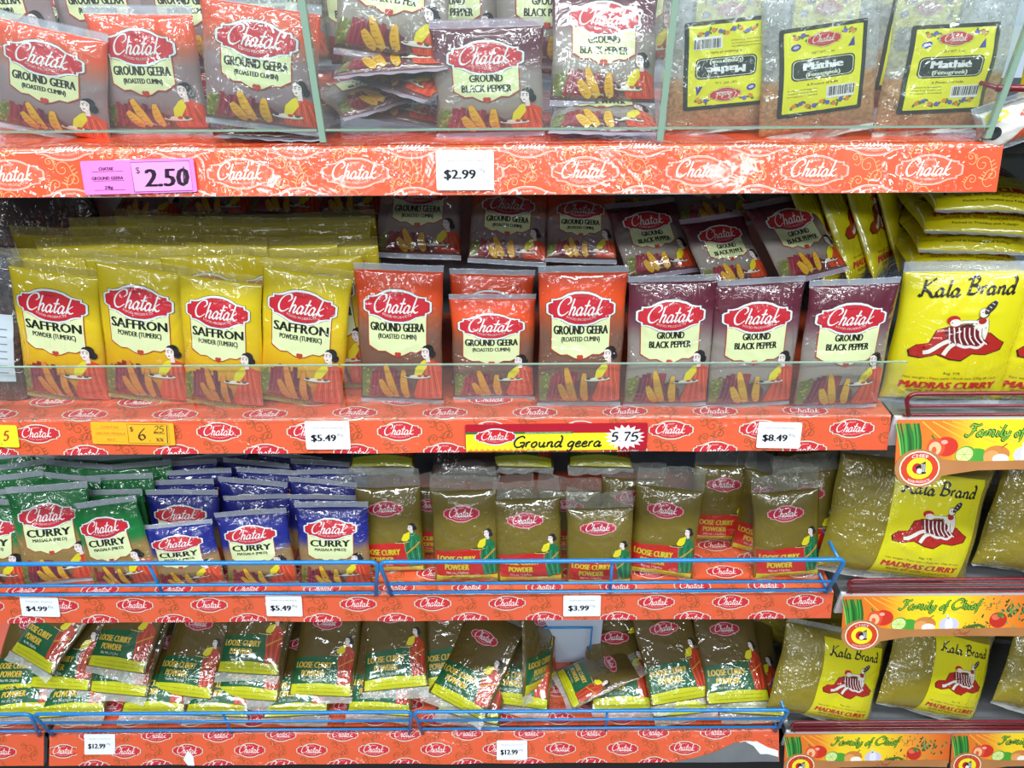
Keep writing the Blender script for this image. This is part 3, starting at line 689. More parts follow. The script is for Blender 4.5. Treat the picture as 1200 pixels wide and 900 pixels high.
K['pepper28'] = Kind('spice_packet', 'pouch', 106, 118, 9, 6, 8, 6, 'body_pepper', 'seal_purple', mk([('GROUND', 7.4, 32, .065), ('BLACK PEPPER', 7.4, 48, .065)], seed=5, **A28))
CUR = [('CURRY', 11.5, 58, .085), ('MASSALA (MILD)', 4.8, 46, .07)]
AC = dict(W=106, H=150, yb=108, wb=72, yp=56, lower=46)
K['green'] = Kind('curry_packet', 'pouch', 106, 150, 12, 8, 9, 6, 'body_green', 'seal_silver', mk(CUR, seed=6, **AC))
K['blue'] = Kind('curry_packet', 'pouch', 106, 150, 12, 8, 9, 6, 'body_blue', 'seal_silver', mk(CUR, seed=7, **AC))
K['loosered'] = Kind('curry_packet', 'pouch', 98, 168, 13, 9, 30, 4, 'body_powder', 'film_bag', art_loose((196, 34, 28), 94, 168, 5, 14, 52, 108, (22, 116, 70), (206, 196, 40), 'Net wt. 113g/4oz.', .52), crimp=False, wr=.9)
K['loosegreen'] = Kind('curry_packet', 'pouch', 118, 205, 13, 9, 22, 14, 'body_powder_dark', 'film_bag', art_loose((8, 92, 50), 112, 205, 16, 33, 76, 138, (186, 56, 22), (226, 186, 60), 'Net Wt. 230g/8oz.', .46, head=108), crimp=False, wr=1.0, sealb='film_white')
K['madras'] = Kind('curry_packet', 'pouch', 138, 182, 15, 10, 12, 8, 'body_madras', 'seal_silver', art_kala(124, 166, True).moved(0, 8), wr=1.2)
K['bigbag'] = Kind('curry_bag', 'bag', 222, 215, 28, 20, 14, 6, 'body_big', 'film_white', art_kala(134, 178, False).moved(24, 9, -2), crimp=False, wr=2.2)
K['plainbag'] = Kind('curry_bag', 'bag', 200, 215, 28, 20, 14, 6, 'body_big', 'film_white', None, crimp=False, wr=2.6)
K['seeds'] = Kind('seed_bag', 'bag', 104, 152, 7, 6, 8, 8, 'body_seeds', 'film_white', art_mathie().moved(0, 26), crimp=False, wr=1.2)
K['seedsflip'] = Kind('seed_bag', 'bag', 104, 152, 7, 6, 8, 8, 'body_seeds', 'film_white', art_mathie().moved(0, 118, 180), crimp=False, wr=1.2)
K['darkbag'] = Kind('seed_bag', 'bag', 130, 180, 15, 12, 12, 8, 'body_dark', 'film_bag', None, crimp=False, wr=2.0)
def dark_label():
    a = Art(); a.rect(16, 36, 56, 110, (206, 222, 232), 0)
    for k in range(7): a.line([(20, 46 + 8 * k), (50, 46 + 8 * k)], 1.2, (120, 140, 150), 1, smooth=False)
    return a
def sachet_art():
    a = Art(); rnd = random.Random(3)
    a.rect(-38, 6, 38, 56, (226, 224, 216), 0)
    a.poly([(-20, 8), (36, 8), (36, 50), (10, 40)], (226, 90, 50), 1)
    for k in range(9): a.ell(rnd.uniform(-8, 32), rnd.uniform(10, 44), rnd.uniform(4, 8), rnd.uniform(3, 6), rnd.choice([(206, 50, 36), (240, 130, 90), (236, 220, 206)]), 1.5 + k * .1, rnd.uniform(0, 90))
    a.ell(-26, 48, 10, 7, (226, 214, 20), 2); a.ell(-30, 28, 6, 8, (40, 46, 50), 2)
    return a
K['darklabel'] = Kind('seed_bag', 'bag', 130, 180, 15, 12, 12, 8, 'body_dark', 'film_bag', dark_label(), crimp=False, wr=2.0)
K['sachet'] = Kind('snack_packet', 'pouch', 84, 64, 9, 6, 6, 5, 'body_grey', 'seal_silver', sachet_art(), wr=1.5)
K['greybag'] = Kind('seed_bag', 'bag', 120, 150, 16, 12, 12, 8, 'body_grey', 'film_bag', None, crimp=False, wr=2.5)
PROTO = {}; USED = {}
def packet(kind, seed=0, nvar=3):
    key = (kind, seed % nvar)
    if key not in PROTO:
        PROTO[key] = build_packet(K[kind], hash_seed(kind, seed % nvar)); return PROTO[key]
    return copy_tree(PROTO[key])
def hash_seed(kind, v): return sum(ord(c) * (i + 3) for i, c in enumerate(kind)) + 31 * v

DECK = {1: 1.2285, 2: 0.9083, 3: 0.5865, 4: 0.2175}
def orient(root, P0, L, yaw=0.0, scale=1.0, spin=0.0, sz=None):
    L = L.normalized(); f = Vector((math.sin(R(yaw)), -math.cos(R(yaw)), 0)); Y = -f
    X = Y.cross(L)
    if L.z < .64: X = Vector((L.y, -L.x, 0)).normalized() + Vector((0, 0, math.sin(R(yaw))))  # lying: level across, yaw tips it sideways
    X.normalize(); Yn = L.cross(X)
    m = Matrix((X, Yn, L)).transposed()
    if spin: m = m @ Matrix.Rotation(R(spin), 3, 'Z')
    mm = m.to_4x4(); mm.translation = P0
    s3 = sz or (scale, scale, scale)
    root.matrix_world = mm @ Matrix.Diagonal((*s3, 1))
def stand(kind, b, t, shelf=None, dz=0.0, y=None, label='', cat='packet', group=None, var=0, yaw=0, scale=1.0, near=False, spin=0, wide=1.0, hs=1.0, tilt=12, lay=None):
    """stand a packet with its foot seen at b and its head towards t"""
    z = DECK[shelf] + dz
    P0 = at_z(b[0], b[1], z) if y is None else at_y(b[0], b[1], y)
    H = K[kind].H / 1000 * scale * hs
    H = K[kind].H / 1000 * scale
    note = ''
    if lay is None:    # the packet stands in a plane tilted back by `tilt`; its head is where the sight line to t meets that plane
        nrm = Vector((0, -math.cos(R(tilt)), math.sin(R(tilt)))); d = ray(*t)
        P1 = CAM_P + d * ((P0 - CAM_P).dot(nrm) / d.dot(nrm)); L = P1 - P0
        hs = L.length / H; note = 'hs %.2f' % hs
    else:
        d = ray(*t); L = (CAM_P + d * (P0 - CAM_P).length) - P0
        side = max(-.95, min(.95, L.normalized().x)); a = R(lay); c = math.sqrt(1 - side * side); L = Vector((side, math.sin(a) * c, math.cos(a) * c))
    o = packet(kind, var); orient(o, P0, L, yaw, scale, spin, (scale * wide, scale, scale * hs))
    tag(o, label, cat, group)
    Ln = L.normalized()
    return o

# ------------------------------------------------------------------ structure
def box_mesh(name, x0, x1, y0, y1, z0, z1, mat, bevel=0.0):
    bm = bmesh.new(); bmesh.ops.create_cube(bm, size=1)
    for v in bm.verts: v.co = Vector(((x0 + x1) / 2 + v.co.x * (x1 - x0), (y0 + y1) / 2 + v.co.y * (y1 - y0), (z0 + z1) / 2 + v.co.z * (z1 - z0)))
    if bevel: bmesh.ops.bevel(bm, geom=bm.edges[:], offset=bevel, segments=2, affect='EDGES', profile=.5)
    me = bpy.data.meshes.new(name); bm.to_mesh(me); bm.free(); me.materials.append(mat); return me
def box(name, x0, x1, y0, y1, z0, z1, mat, parent=None, bevel=0.0): return link(name, box_mesh(name, x0, x1, y0, y1, z0, z1, mat, bevel), parent)
tag(box('floor', -3, 3, -4, .5, -.03, 0, M['floor']), kind='structure')
tag(box('wall_back', -1.7, 1.9, .335, .36, 0, 2.0, M['white_panel']), kind='structure')
tag(box('baseboard_front', -1.7, 1.9, .012, .03, 0, .150, M['dark']), kind='structure')
XE, XL = 0.472, -0.829   # right and left ends of the long bay
TAU = R(20)

def swirl(a, cx, cy, s, col, flip=1, w=.8, layer=1):
    pts = [(cx + flip * (s * (1 - k / 16) * math.cos(k * .62)), cy + s * (1 - k / 16) * math.sin(k * .62)) for k in range(15)]
    a.line(pts, w, col, layer)
    a.line([(cx + flip * s, cy), (cx + flip * s * 1.3, cy - s), (cx + flip * s * .6, cy - s * 1.8), (cx - flip * s * .3, cy - s * 1.5)], w, col, layer)
    for k in range(3): a.line([(cx + flip * s * (.9 + .2 * k), cy + s * (.2 - .4 * k)), (cx + flip * s * (1.4 + .2 * k), cy + s * (.5 - .4 * k))], w * 1.3, col, layer, taper=True)
def liner_cell(style):
    a = Art()
    if style == 1: badge(a, 0, 0, 60, (250, 226, 214), (236, 96, 62), 1, (255, 240, 232), edge=None, thin=True); sc = (250, 190, 130)
    else: badge(a, 0, 0, 50, (226, 214, 196), (208, 44, 52), 1, (250, 236, 232), edge=(150, 70, 50)); sc = (150, 84, 40)
    sw = .55 if style == 1 else .85
    swirl(a, 50, 5, 8, sc, 1, sw); swirl(a, 60, -5, 6, sc, -1, sw); swirl(a, 42, -9, 5, sc, -1, sw); swirl(a, 38, 12, 4, sc, 1, sw)
    return a
CELL = {1: liner_cell(1), 2: liner_cell(2)}
def make_shelf(n, x0, x1, L, tau, style, row0, deckrows, label, mat, deckmat, name='store_shelf', pat=True, phase=0.0):
    z = DECK[n]; xc = (x0 + x1) / 2; w = x1 - x0
    root = empty(name, (xc, 0, z)); tag(root, label, 'shelf')
    box('deck', -w / 2, w / 2, .001, .335, -.020, -.0025, M['metal'], root)
    bm = bmesh.new()   # bent front rail: top return, slanted face, lower return
    prof = [(.012, -.0025), (0.0, -.0022), (-L * math.sin(tau), -L * math.cos(tau) - .001), (.008 - L * math.sin(tau), -L * math.cos(tau) - .001), (.010, -.006)]
    va = [bm.verts.new((-w / 2, y + .0012, zz)) for y, zz in prof]; vb = [bm.verts.new((w / 2, y + .0012, zz)) for y, zz in prof]
    for i in range(5): bm.faces.new((va[i], va[(i + 1) % 5], vb[(i + 1) % 5], vb[i]))
    bm.faces.new(va[::-1]); bm.faces.new(vb); me = bpy.data.meshes.new('front_rail'); bm.to_mesh(me); bm.free(); me.materials.append(M['metal']); link('front_rail', me, root)
    D = .27; nv = int((L + D) / .003); nu = int(w / .012)
    u = np.linspace(-w / 2, w / 2, nu); v = np.linspace(-L, D, nv); U, V = np.meshgrid(u, v)
    rnd = np.random.RandomState(n); rip = np.zeros_like(U)
    for _ in range(14):
        rip += .00018 * np.sin(U * rnd.uniform(10, 60) + V * rnd.uniform(-60, 60) + rnd.uniform(0, 6))
    Y = np.where(V < 0, V * math.sin(tau), V); Z = np.where(V < 0, V * math.cos(tau), 0)
    P = np.stack([U, Y - np.where(V < 0, rip, 0), Z + np.where(V >= 0, rip, 0)], 2)
    sh = Sheet(-w / 2, w / 2, -L, D, P)
    F = [(j * nu + i, j * nu + i + 1, (j + 1) * nu + i + 1, (j + 1) * nu + i) for j in range(nv - 1) for i in range(nu - 1)]
    lp = link('shelf_paper', mesh_from('shelf_paper', P.reshape(-1, 3), np.array(F), M[mat]), root)
    if pat:
        a = Art(); pitch = 110
        for r in [row0 - 27, row0] + [row0 + 27 * (k + 1) for k in range(deckrows)]:
            k = int(round((r - row0) / 27)); off = phase + (pitch / 2 if k % 2 else 0)
            x = -w * 500 + 20 + off
            while x < w * 500 - 30: a.add(CELL[style].moved(x, r)); x += pitch
        # keep what lies on the paper
        V3 = np.array(a.v); keep = [i for i, f in enumerate(a.f) if V3[list(f), 1].max() > -L * 1000 and abs(V3[list(f), 0]).max() < w * 500 - 1]
        b = Art(); b.v = a.v; b.f = [a.f[i] for i in keep]; b.c = [a.c[i] for i in keep]
        pr = link('printed_pattern', print_mesh('printed_pattern', b, sh, M['ink_liner'], .0002, .00005, 10.0), lp)
    return root, sh
S1, SH1 = make_shelf(1, XL, .4685, .0445, TAU, 1, -24, 1, 'topmost wide shelf, bright orange printed paper under glossy tape on its front', 'liner_orange', 'liner_orange')
S2, SH2 = make_shelf(2, XL, .459, .0445, TAU, 2, -17, 2, 'second shelf from the top, orange-red patterned paper front below a clear plastic lip', 'liner_coral', 'liner_red', phase=12)
S3, SH3 = make_shelf(3, XL, XE, .0445, TAU, 2, -16, 5, 'third shelf from the top, patterned paper front and deck behind a blue wire guard', 'liner_coral', 'liner_red', phase=30)
S4, SH4 = make_shelf(4, XL + .006, .469, .056, R(35), 2, -31, 5, 'lowest long shelf with wrinkled patterned paper torn at its right end', 'liner_coral', 'liner_red', phase=5)
S5, SH5 = make_shelf(4, -1.5, XL - .004, .056, R(35), 2, -31, 5, 'short piece of lowest shelf in the bottom left corner, left of the rail joint', 'liner_coral', 'liner_red', phase=22)
# bare metal and torn white paper edge where the wrapping of the lowest shelf has come away
def decal(name, sheet, pts, mat, root, off=.0008):
    a = Art(); a.poly(pts, (200, 200, 200), 0); V, F, C = a.arrays(10)
    P, n = sheet.at(V[:, 0] / 1000, V[:, 1] / 1000, np.full(len(V), off))
    me = mesh_from(name, P, F, mat, True); return link(name, me, root)
wx = (.469 - XL - .006) * 500
decal('bare_metal_patch', SH4, [(wx - 190, -56), (wx - 150, -48), (wx - 110, -36), (wx - 80, -22), (wx - 48, -21), (wx - 30, -34), (wx - 8, -44), (wx - 2, -46), (wx - 2, -56)], M['metal'], S4)
decal('torn_paper_edge', SH4, [(wx - 60, -20), (wx - 40, -19), (wx - 20, -30), (wx - 2, -36), (wx - 2, -47), (wx - 20, -42), (wx - 34, -42), (wx - 46, -27)], M['card_white'], S4, .0016)
decal('torn_paper_flap', SH4, [(-wx + 246, -30), (-wx + 256, -40), (-wx + 258, -56), (-wx + 246, -56), (-wx + 238, -46)], M['card_white'], S4, .0012)

# right-hand bay
XR = 0.482
for n, lab in ((2, 'upper shelf of the right-hand section, holding the bright yellow packets'), (3, 'middle shelf of the right-hand section, holding the largest clear bag'), (4, 'lowest shelf of the right-hand section, holding two labelled bags')):
    r = empty('store_shelf', ((.462 if n == 2 else XR) + .6, 0, DECK[n])); tag(r, lab, 'shelf')
    box('deck', -.6, .6, .0, .335, -.018, -.0005, M['metal'], r)
    box('front_rail', -.6, .6, -.004, .0, -.044, -.0005, M['card_white'], r)
r = empty('store_shelf', (XR + .6, 0, DECK[1] + .0)); tag(r, 'dark topmost shelf at the right edge behind the thin red wire', 'shelf')
box('deck', -.6, .6, .03, .335, -.018, 0, M['dark'], r)
for i, x in enumerate((XL - .002, .477)):
    r = empty('shelf_upright', (x, .32, 0)); tag(r, ('left', 'right')[i] + ' grey slotted metal upright between shelf sections', 'post', 'slotted shelf uprights')
    box('post', -.0035, .0035, -.02, .014, 0, 2.0, M['metal'], r)

def on_rail(px, py, n, tau=TAU, off=0.0):
    nrm = Vector((0, -math.cos(tau), math.sin(tau))); p0 = Vector((0, 0, DECK[n])) + nrm * off
    d = ray(px, py); return CAM_P + d * ((p0 - CAM_P).dot(nrm) / d.dot(nrm))
def flat_sheet(w, h, bow=0.0):
    u = np.linspace(-w / 2, w / 2, 12); v = np.linspace(-h / 2, h / 2, 5); U, V = np.meshgrid(u, v)
    return Sheet(-w / 2, w / 2, -h / 2, h / 2, np.stack([U, -.0006 - bow * (1 - (2 * U / w) ** 2) + 0 * U, V], 2))
def card(name, px, py, wmm, hmm, n, art, mat, label, cat='price tag', rot=0, tau=TAU, off=.0022, pts=None, group=None):
    root = empty(name); P = on_rail(px, py, n, tau, off)
    m = Matrix.Rotation(-tau, 4, 'X')
    root.matrix_world = Matrix.Translation(P) @ m @ Matrix.Rotation(R(-rot), 4, 'Y')
    tag(root, label, cat, group)
    w, h = wmm / 1000, hmm / 1000
    bm = bmesh.new()
    if pts is None:
        r = .002; pts = []
        for (cx, cy, a0) in ((w / 2 - r, h / 2 - r, 0), (-w / 2 + r, h / 2 - r, 90), (-w / 2 + r, -h / 2 + r, 180), (w / 2 - r, -h / 2 + r, 270)):
            for k in range(4): t = R(a0 + 30 * k); pts.append((cx + r * math.cos(t), cy + r * math.sin(t)))
    vs = [bm.verts.new((x, -.0005, y)) for x, y in pts]; f = bm.faces.new(vs)
    e = bmesh.ops.extrude_face_region(bm, geom=[f]); bmesh.ops.translate(bm, verts=[v for v in e['geom'] if isinstance(v, bmesh.types.BMVert)], vec=(0, .0008, 0))
    bmesh.ops.recalc_face_normals(bm, faces=bm.faces[:])
    me = bpy.data.meshes.new('card'); bm.to_mesh(me); bm.free(); me.materials.append(mat); link('card', me, root)
    link('printed_text', print_mesh('printed_text', art, flat_sheet(max(w, .02) * 1.3, h * 1.3), M['ink_flat'], .0001, .00006, 12.0), root)
    return root
DK = (34, 34, 40)
def price(big, small, top, w=55, h=37, jit=0):
    a = Art(); a.text(top, 0, h * .26, 2.0, (150, 150, 156), w * .70, 0, 0, 1)
    a.text(big, -w * .09, -h * .08, h * .24, DK, w * .54, .07, 0, 1); a.text(small, w * .28, h * .02, h * .10, (150, 150, 156), w * .14, 0, 0, 1); return a
card('price_tag', 545, 200, 55, 36, 1, price('$2.99', '28g', 'Chatak Ground Black Pepper'), M['card_white'], 'white tag reading $2.99 in the middle of the topmost rail')
a = Art(); a.rect(-6, -14, 50, 13, (240, 150, 222), .5); a.line([(-6, -14), (50, -14), (50, 13), (-6, 13), (-6, -14)], .7, (120, 50, 120), 1, smooth=False)
a.text('$', 0, 6, 6, (60, 20, 60), 4, 0, 0, 2); a.text('2.50', 27, -1, 17, (40, 16, 44), 41, .07, .12, 2); a.line([(42, -10), (44, 8)], 1.2, DK, 2.2)
for k, (s_, w_) in enumerate((('CHATAK', 14), ('GROUND GEERA', 30), ('28g', 8))): a.text(s_, -30, 8 - 8.5 * k, 3, (60, 26, 70), w_, .04, .2, 2); a.line([(-44, 5.5 - 8.5 * k), (-14, 5.5 - 8.5 * k)], .4, (150, 70, 140), 1.5, smooth=False)
card('price_tag', 163, 207, 108, 31, 1, a, M['card_pink'], 'pink handwritten tag reading $2.50 at the left of the topmost rail', rot=1.2)
a = Art(); a.script('5', 4, 0, 6, 2.2, (200, 60, 50), 1); a.script('.', -3, -5, 6, 2.2, (200, 60, 50), 1)
card('price_tag', 4, 511, 36, 28, 2, a, M['card_yellow'], 'neon yellow tag with a red 5 cut off by the left edge', rot=-2)
a = Art(); a.line([(-6, -12), (44, -12), (44, 12), (-6, 12), (-6, -12)], .6, (120, 80, 20), .8, smooth=False)
a.text('$', -1, 6, 6, DK, 4, 0, 0, 1); a.script('6', 11, -1, 7.5, 2.2, (70, 60, 30), 1, .1, 8); a.script('.', 20, -4, 6, 2, (70, 60, 30), 1); a.script('25', 32, 6, 4, 1.2, (80, 70, 30), 1, .1, 12); a.line([(25, 1), (39, 1)], .8, DK, 1, smooth=False); a.script('xx', 32, -5, 5, 1.0, (60, 50, 30), 1, .1, 9); a.line([(41, -11), (42, 11)], 1, DK, 1, smooth=False)
for k, s_ in enumerate(('CHATAK', 'GROUND MASSALA', '85G')): a.text(s_, -27, 8 - 8 * k, 3, (190, 130, 30), (22, 36, 10)[k], 0, .2, 1); a.line([(-46, 5.4 - 8 * k), (-8, 5.4 - 8 * k)], .35, (200, 150, 60), 1, smooth=False)
card('price_tag', 156, 508, 100, 28, 2, a, M['card_orange'], 'orange-yellow handwritten tag reading $6.25 on the second rail', rot=-1.5)
card('price_tag', 384, 510, 54, 36, 2, price('$5.49', '85g', 'Chatak Saffron Powder 85g'), M['card_white'], 'white tag reading $5.49 on the second rail below the yellow packets')
card('price_tag', 913, 510, 53, 33, 2, price('$8.49', '85g', 'Chatak Ground Black Pepper'), M['card_white'], 'white tag reading $8.49 at the right of the second rail', rot=-1.5)
card('price_tag', 47, 711, 56, 32, 3, price('$4.99', '85g', 'Chatak Curry', 56, 34), M['card_white'], 'slightly crooked white tag reading $4.99 at the left of the third rail', rot=-2)
card('price_tag', 333, 710, 53, 34, 3, price('$5.49', '85g', 'Chatak Curry Hot Massala'), M['card_white'], 'white tag reading $5.49 on the third rail below the blue packets', rot=-1)
card('price_tag', 682, 710, 55, 34, 3, price('$3.99', '113g', 'Chatak Loose Curry Powder'), M['card_white'], 'white tag reading $3.99 on the third rail')
card('price_tag', 117, 872, 54, 36, 4, price('$12.99', '230g', 'Chatak Loose Curry'), M['card_white'], 'white tag reading $12.99 on the lowest rail, the left of two', tau=R(35))
card('price_tag', 600, 879, 54, 34, 4, price('$12.99', '230g', 'Chatak Loose Curry'), M['card_white'], 'white tag reading $12.99 on the lowest rail, the right of two', tau=R(35))
# long promotional strip
a = Art(); a.rect(-110, -17, 75, 5, (238, 226, 30), .5); a.rect(-110, 4.4, 20, 7, (20, 110, 60), .8)
for k in range(12): a.poly([(-108 + 7 * k, -17), (-101 + 7 * k, -17), (-104.5 + 7 * k, -13.5)], (226, 160, 40), .8)
badge(a, -74, 1, 46, WHITE, (206, 30, 40), 1.2, edge=(60, 60, 60), h=17)
a.text('APPROVED BY FOOD & DRUG ADMINISTRATION, U.S.A.', -10, 5.8, 1.5, (230, 240, 220), 56, 0, 0, 1.5)
a.script('Ground geera', 2, -6.5, 6.6, 2.3, BLACK, 2, .2, 106, gap=.1, pen=None)
st = []
for k in range(36): t = 2 * math.pi * k / 36; rr_ = 1.0 if k % 2 == 0 else .72; st.append((83 + 25 * rr_ * math.cos(t), -1 + 16 * rr_ * math.sin(t)))
a.poly(st, (240, 240, 244), 1.2); a.script('5', 71, -1, 5.6, 2.5, BLACK, 2, .1, 8); a.script('.', 77, -1, 5.6, 2.5, BLACK, 2); a.script('75', 91, -1, 5.6, 2.5, BLACK, 2, .1, 17)
card('promotional_strip', 652, 512, 221, 34, 2, a, plain('crimson_strip_card', (176, 22, 42), .4, 0, .3, .05), 'long crimson and yellow strip reading Ground geera 5.75 on the second rail', 'price tag', rot=.3)

# ------------------------------------------------------------------ picture strips on the right-hand section
def veg_strip():
    a = Art(); rnd = random.Random(9)
    for k in range(16):
        x = 2 + k * 1.7; a.line([(x + 6 - k * .3, -46), (x + 2, -24), (x - 3 + rnd.uniform(-2, 2), -4)], 2.2, rnd.choice([(70, 160, 60), (40, 120, 40), (130, 200, 90), (30, 90, 36)]), 1 + k * .05)
    for k in range(5): a.line([(30 + 12 * k, -2), (60 + 30 * k, -26)], 1.2, (250, 190, 70), .4, smooth=False)
    a.ell(60, -30, 15, 11, (206, 50, 30), 1.2); a.ell(48, -31, 11, 11, (226, 80, 50), 1.5); a.ell(47, -32, 7.5, 7.5, (244, 190, 140), 1.8); a.ell(46, -34, 3, 4, (226, 90, 50), 2); a.ell(58, -25, 4, 2.4, (246, 170, 150), 1.9); a.line([(46, -22), (42, -17)], 2, (60, 120, 40), 2)
    a.ell(98, -40, 14, 8, (70, 160, 50), 1.2); a.ell(84, -39, 12.5, 9.5, (90, 160, 50), 1.5, 15); a.ell(83, -39, 10.5, 8, (214, 232, 150), 1.8, 15)
    for k in range(6): a.line([(83, -39), (83 + 9 * math.cos(k * 1.05), -39 + 6.6 * math.sin(k * 1.05))], .6, (150, 190, 80), 2, smooth=False)
    a.ell(122, -39, 16, 10, (206, 130, 60), 1.3); a.ell(116, -42, 10, 7.5, (226, 160, 90), 1.5); a.ell(127, -44, 10, 5.5, (244, 238, 226), 1.8); a.line([(127, -32), (134, -27)], 1.8, (180, 110, 50), 1.9)
    a.ell(157, -40, 15, 10, (206, 204, 226), 1.4); a.ell(157, -40, 6, 10, (232, 230, 242), 1.6); a.line([(156, -32), (153, -26)], 3, (214, 212, 226), 1.6)
    for k in range(60): a.ell(176 + rnd.uniform(0, 42), -46 + abs(rnd.gauss(0, 4)), rnd.uniform(.7, 1.8), rnd.uniform(.5, 1.2), rnd.choice([(60, 40, 24), (120, 60, 30), (60, 90, 30), (180, 60, 30), (140, 110, 40)]), 1.4, rnd.uniform(0, 180), 6)
    a.line([(184, -44), (200, -41), (210, -45)], 4, (60, 110, 40), 1.8)
    a.ell(229, -34, 13, 11, (196, 44, 30), 1.6); a.ell(225, -30, 6, 4, (226, 110, 80), 1.9); a.ell(231, -27, 4, 4, (90, 120, 40), 1.95)
    for k in range(60):
        x, y = 250 + rnd.gauss(0, 13), -24 + rnd.gauss(0, 8); y = min(-3, max(-47, y)); x = min(286, x)
        a.line([(x, y), (x + rnd.uniform(-4, 4), min(-2, y + rnd.uniform(2, 6)))], 2.2, rnd.choice([(60, 120, 60), (40, 96, 50), (110, 160, 90), (30, 70, 40)]), 1.5 + k * .005, smooth=False)
    for k in range(24): a.ell(216 + rnd.gauss(0, 8), -12 + rnd.gauss(0, 5), .9, .9, rnd.choice([(140, 70, 30), (200, 120, 40), (90, 60, 30)]), 1.2, 0, 6)
    for l, w, c in ((2.2, 4.2, (24, 70, 20)), (2.6, 1.7, (120, 190, 60))):
        a.script('Family', 110, -13, 6.0, w, c, l, .25, 54, gap=.05, pen=.6); a.script('of', 150, -14, 5.6, w, c, l, .25, 14, pen=.6); a.script('Chief', 183, -13, 6.0, w, c, l, .25, 44, gap=.05, pen=.6)
    return a
VEG = veg_strip()
def spoon_art():
    a = Art()
    a.ell(29, -54, 24.5, 19.5, (250, 240, 220), 1); a.ell(29, -54, 23, 18.2, (206, 66, 30), 1.3); a.ell(29, -54, 15.5, 12.2, (240, 226, 40), 1.6)
    a.text('CHIEF', 29, -39.4, 4.0, WHITE, 20, .03, 0, 2, bend=-.018); a.text('FOOD PRODUCTS', 29, -69, 3.0, WHITE, 26, .02, 0, 2, bend=.014)
    a.ell(26, -54, 6, 6, (196, 30, 30), 2); a.poly([(24, -52), (36, -46), (37, -60), (27, -61)], (40, 30, 34), 2.2); a.ell(29, -57, 3.2, 3.2, (244, 230, 220), 2.4)
    for k in range(3): a.line([(31 + 2 * k, -49), (33 + 1.6 * k, -58)], .8, (230, 220, 220), 2.6)
    return a
SPA = spoon_art()
HAND = Art(); HAND.script('Chief', 176, -50.8, 2.6, .9, (150, 50, 26), 1, .25, 24)
def strip_mat():
    m, t, out = nt('picture_strip_card')
    tc = t.nodes.new('ShaderNodeTexCoord'); sp = t.nodes.new('ShaderNodeSeparateXYZ'); t.links.new(tc.outputs['Generated'], sp.inputs[0])
    r = t.nodes.new('ShaderNodeValToRGB'); e = r.color_ramp.elements
    e[0].position = 0; e[0].color = (*lin((216, 110, 44)), 1); e[1].position = 1; e[1].color = (*lin((214, 96, 36)), 1)
    for p_, c_ in ((.2, (232, 130, 40)), (.33, (246, 208, 40)), (.55, (250, 224, 40)), (.78, (240, 150, 50))): q = e.new(p_); q.color = (*lin(c_), 1)
    t.links.new(sp.outputs[0], r.inputs[0]); p = N(t, 'ShaderNodeBsdfPrincipled', Roughness=.35); p.inputs['Coat Weight'].default_value = .3
    t.links.new(r.outputs[0], p.inputs['Base Color']); t.links.new(p.outputs[0], out.inputs[0]); return m
M['strip'] = strip_mat(); M['spoon'] = plain('printed_wooden_spoon', (196, 134, 80), .4, 0, .3, .4, 22)
def extrude_poly(name, pts, y0, y1, mat, parent):
    bm = bmesh.new(); vs = [bm.verts.new((x, y0, z)) for x, z in pts]; f = bm.faces.new(vs)
    e = bmesh.ops.extrude_face_region(bm, geom=[f]); bmesh.ops.translate(bm, verts=[v for v in e['geom'] if isinstance(v, bmesh.types.BMVert)], vec=(0, y1 - y0, 0))
    bmesh.ops.recalc_face_normals(bm, faces=bm.faces[:]); me = bpy.data.meshes.new(name); bm.to_mesh(me); bm.free(); me.materials.append(mat); return link(name, me, parent)
strip_proto = None
def strip(n, x0, label, tau=R(27)):
    global strip_proto
    if strip_proto is None:
        r = empty('picture_strip'); w = .292
        kid(r, box('card', 0, w, -.0008, 0, -.051, 0, M['strip']))
        cx, cy = .029, -.054; pts = [(cx + .030 * math.cos(R(t)) , cy + .0215 * math.sin(R(t))) for t in range(28, 338, 14)]
        pts += [(.070, -.0605), (.10, -.0565), (.16, -.0555), (.24, -.0560), (.288, -.0570), (.290, -.045), (.24, -.0445), (.16, -.0455), (.10, -.0465), (.070, -.045)]
        kid(r, extrude_poly('spoon_cutout', pts, -.0022, -.0012, M['spoon'], None))
        def fs(x0, x1, z0, z1, y):
            u = np.linspace(x0, x1, 4); v = np.linspace(z0, z1, 4); U, V = np.meshgrid(u, v); return Sheet(x0, x1, z0, z1, np.stack([U, U * 0 + y, V], 2))
        kid(r, link('printed_picture', print_mesh('printed_picture', VEG, fs(-.02, .3, -.08, .01, -.0008), M['ink_flat'], .00008, .00005, 30.0)))
        kid(r, link('printed_badge', print_mesh('printed_badge', SPA, fs(-.02, .3, -.09, .01, -.0022), M['ink_flat'], .00008, .00005, 30.0)))
        kid(r, link('printed_script', print_mesh('printed_script', HAND, fs(-.02, .3, -.09, .01, -.0022), M['ink_flat'], .00008, .00005, 30.0)))
        strip_proto = r; o = r
    else: o = copy_tree(strip_proto)
    o.matrix_world = Matrix.Translation((x0, -.0075, DECK[n] - .0015)) @ Matrix.Rotation(-tau, 4, 'X') @ Matrix.Diagonal((1, 1, 1.10, 1))
    tag(o, label, 'sign', 'vegetable picture strips'); return o
strip(2, .463, 'upper vegetable picture strip with a printed wooden spoon, right section')
strip(3, XR + .001, 'middle vegetable picture strip with a printed wooden spoon, showing its whole lettering')
strip(4, XR - .004, 'lowest vegetable picture strip, its spoon cut by the bottom edge')
strip(4, XR + .291, 'vegetable picture strip in the bottom right corner')
strip(3, XR + .296, 'middle picture strip beyond the first, at the far right edge')

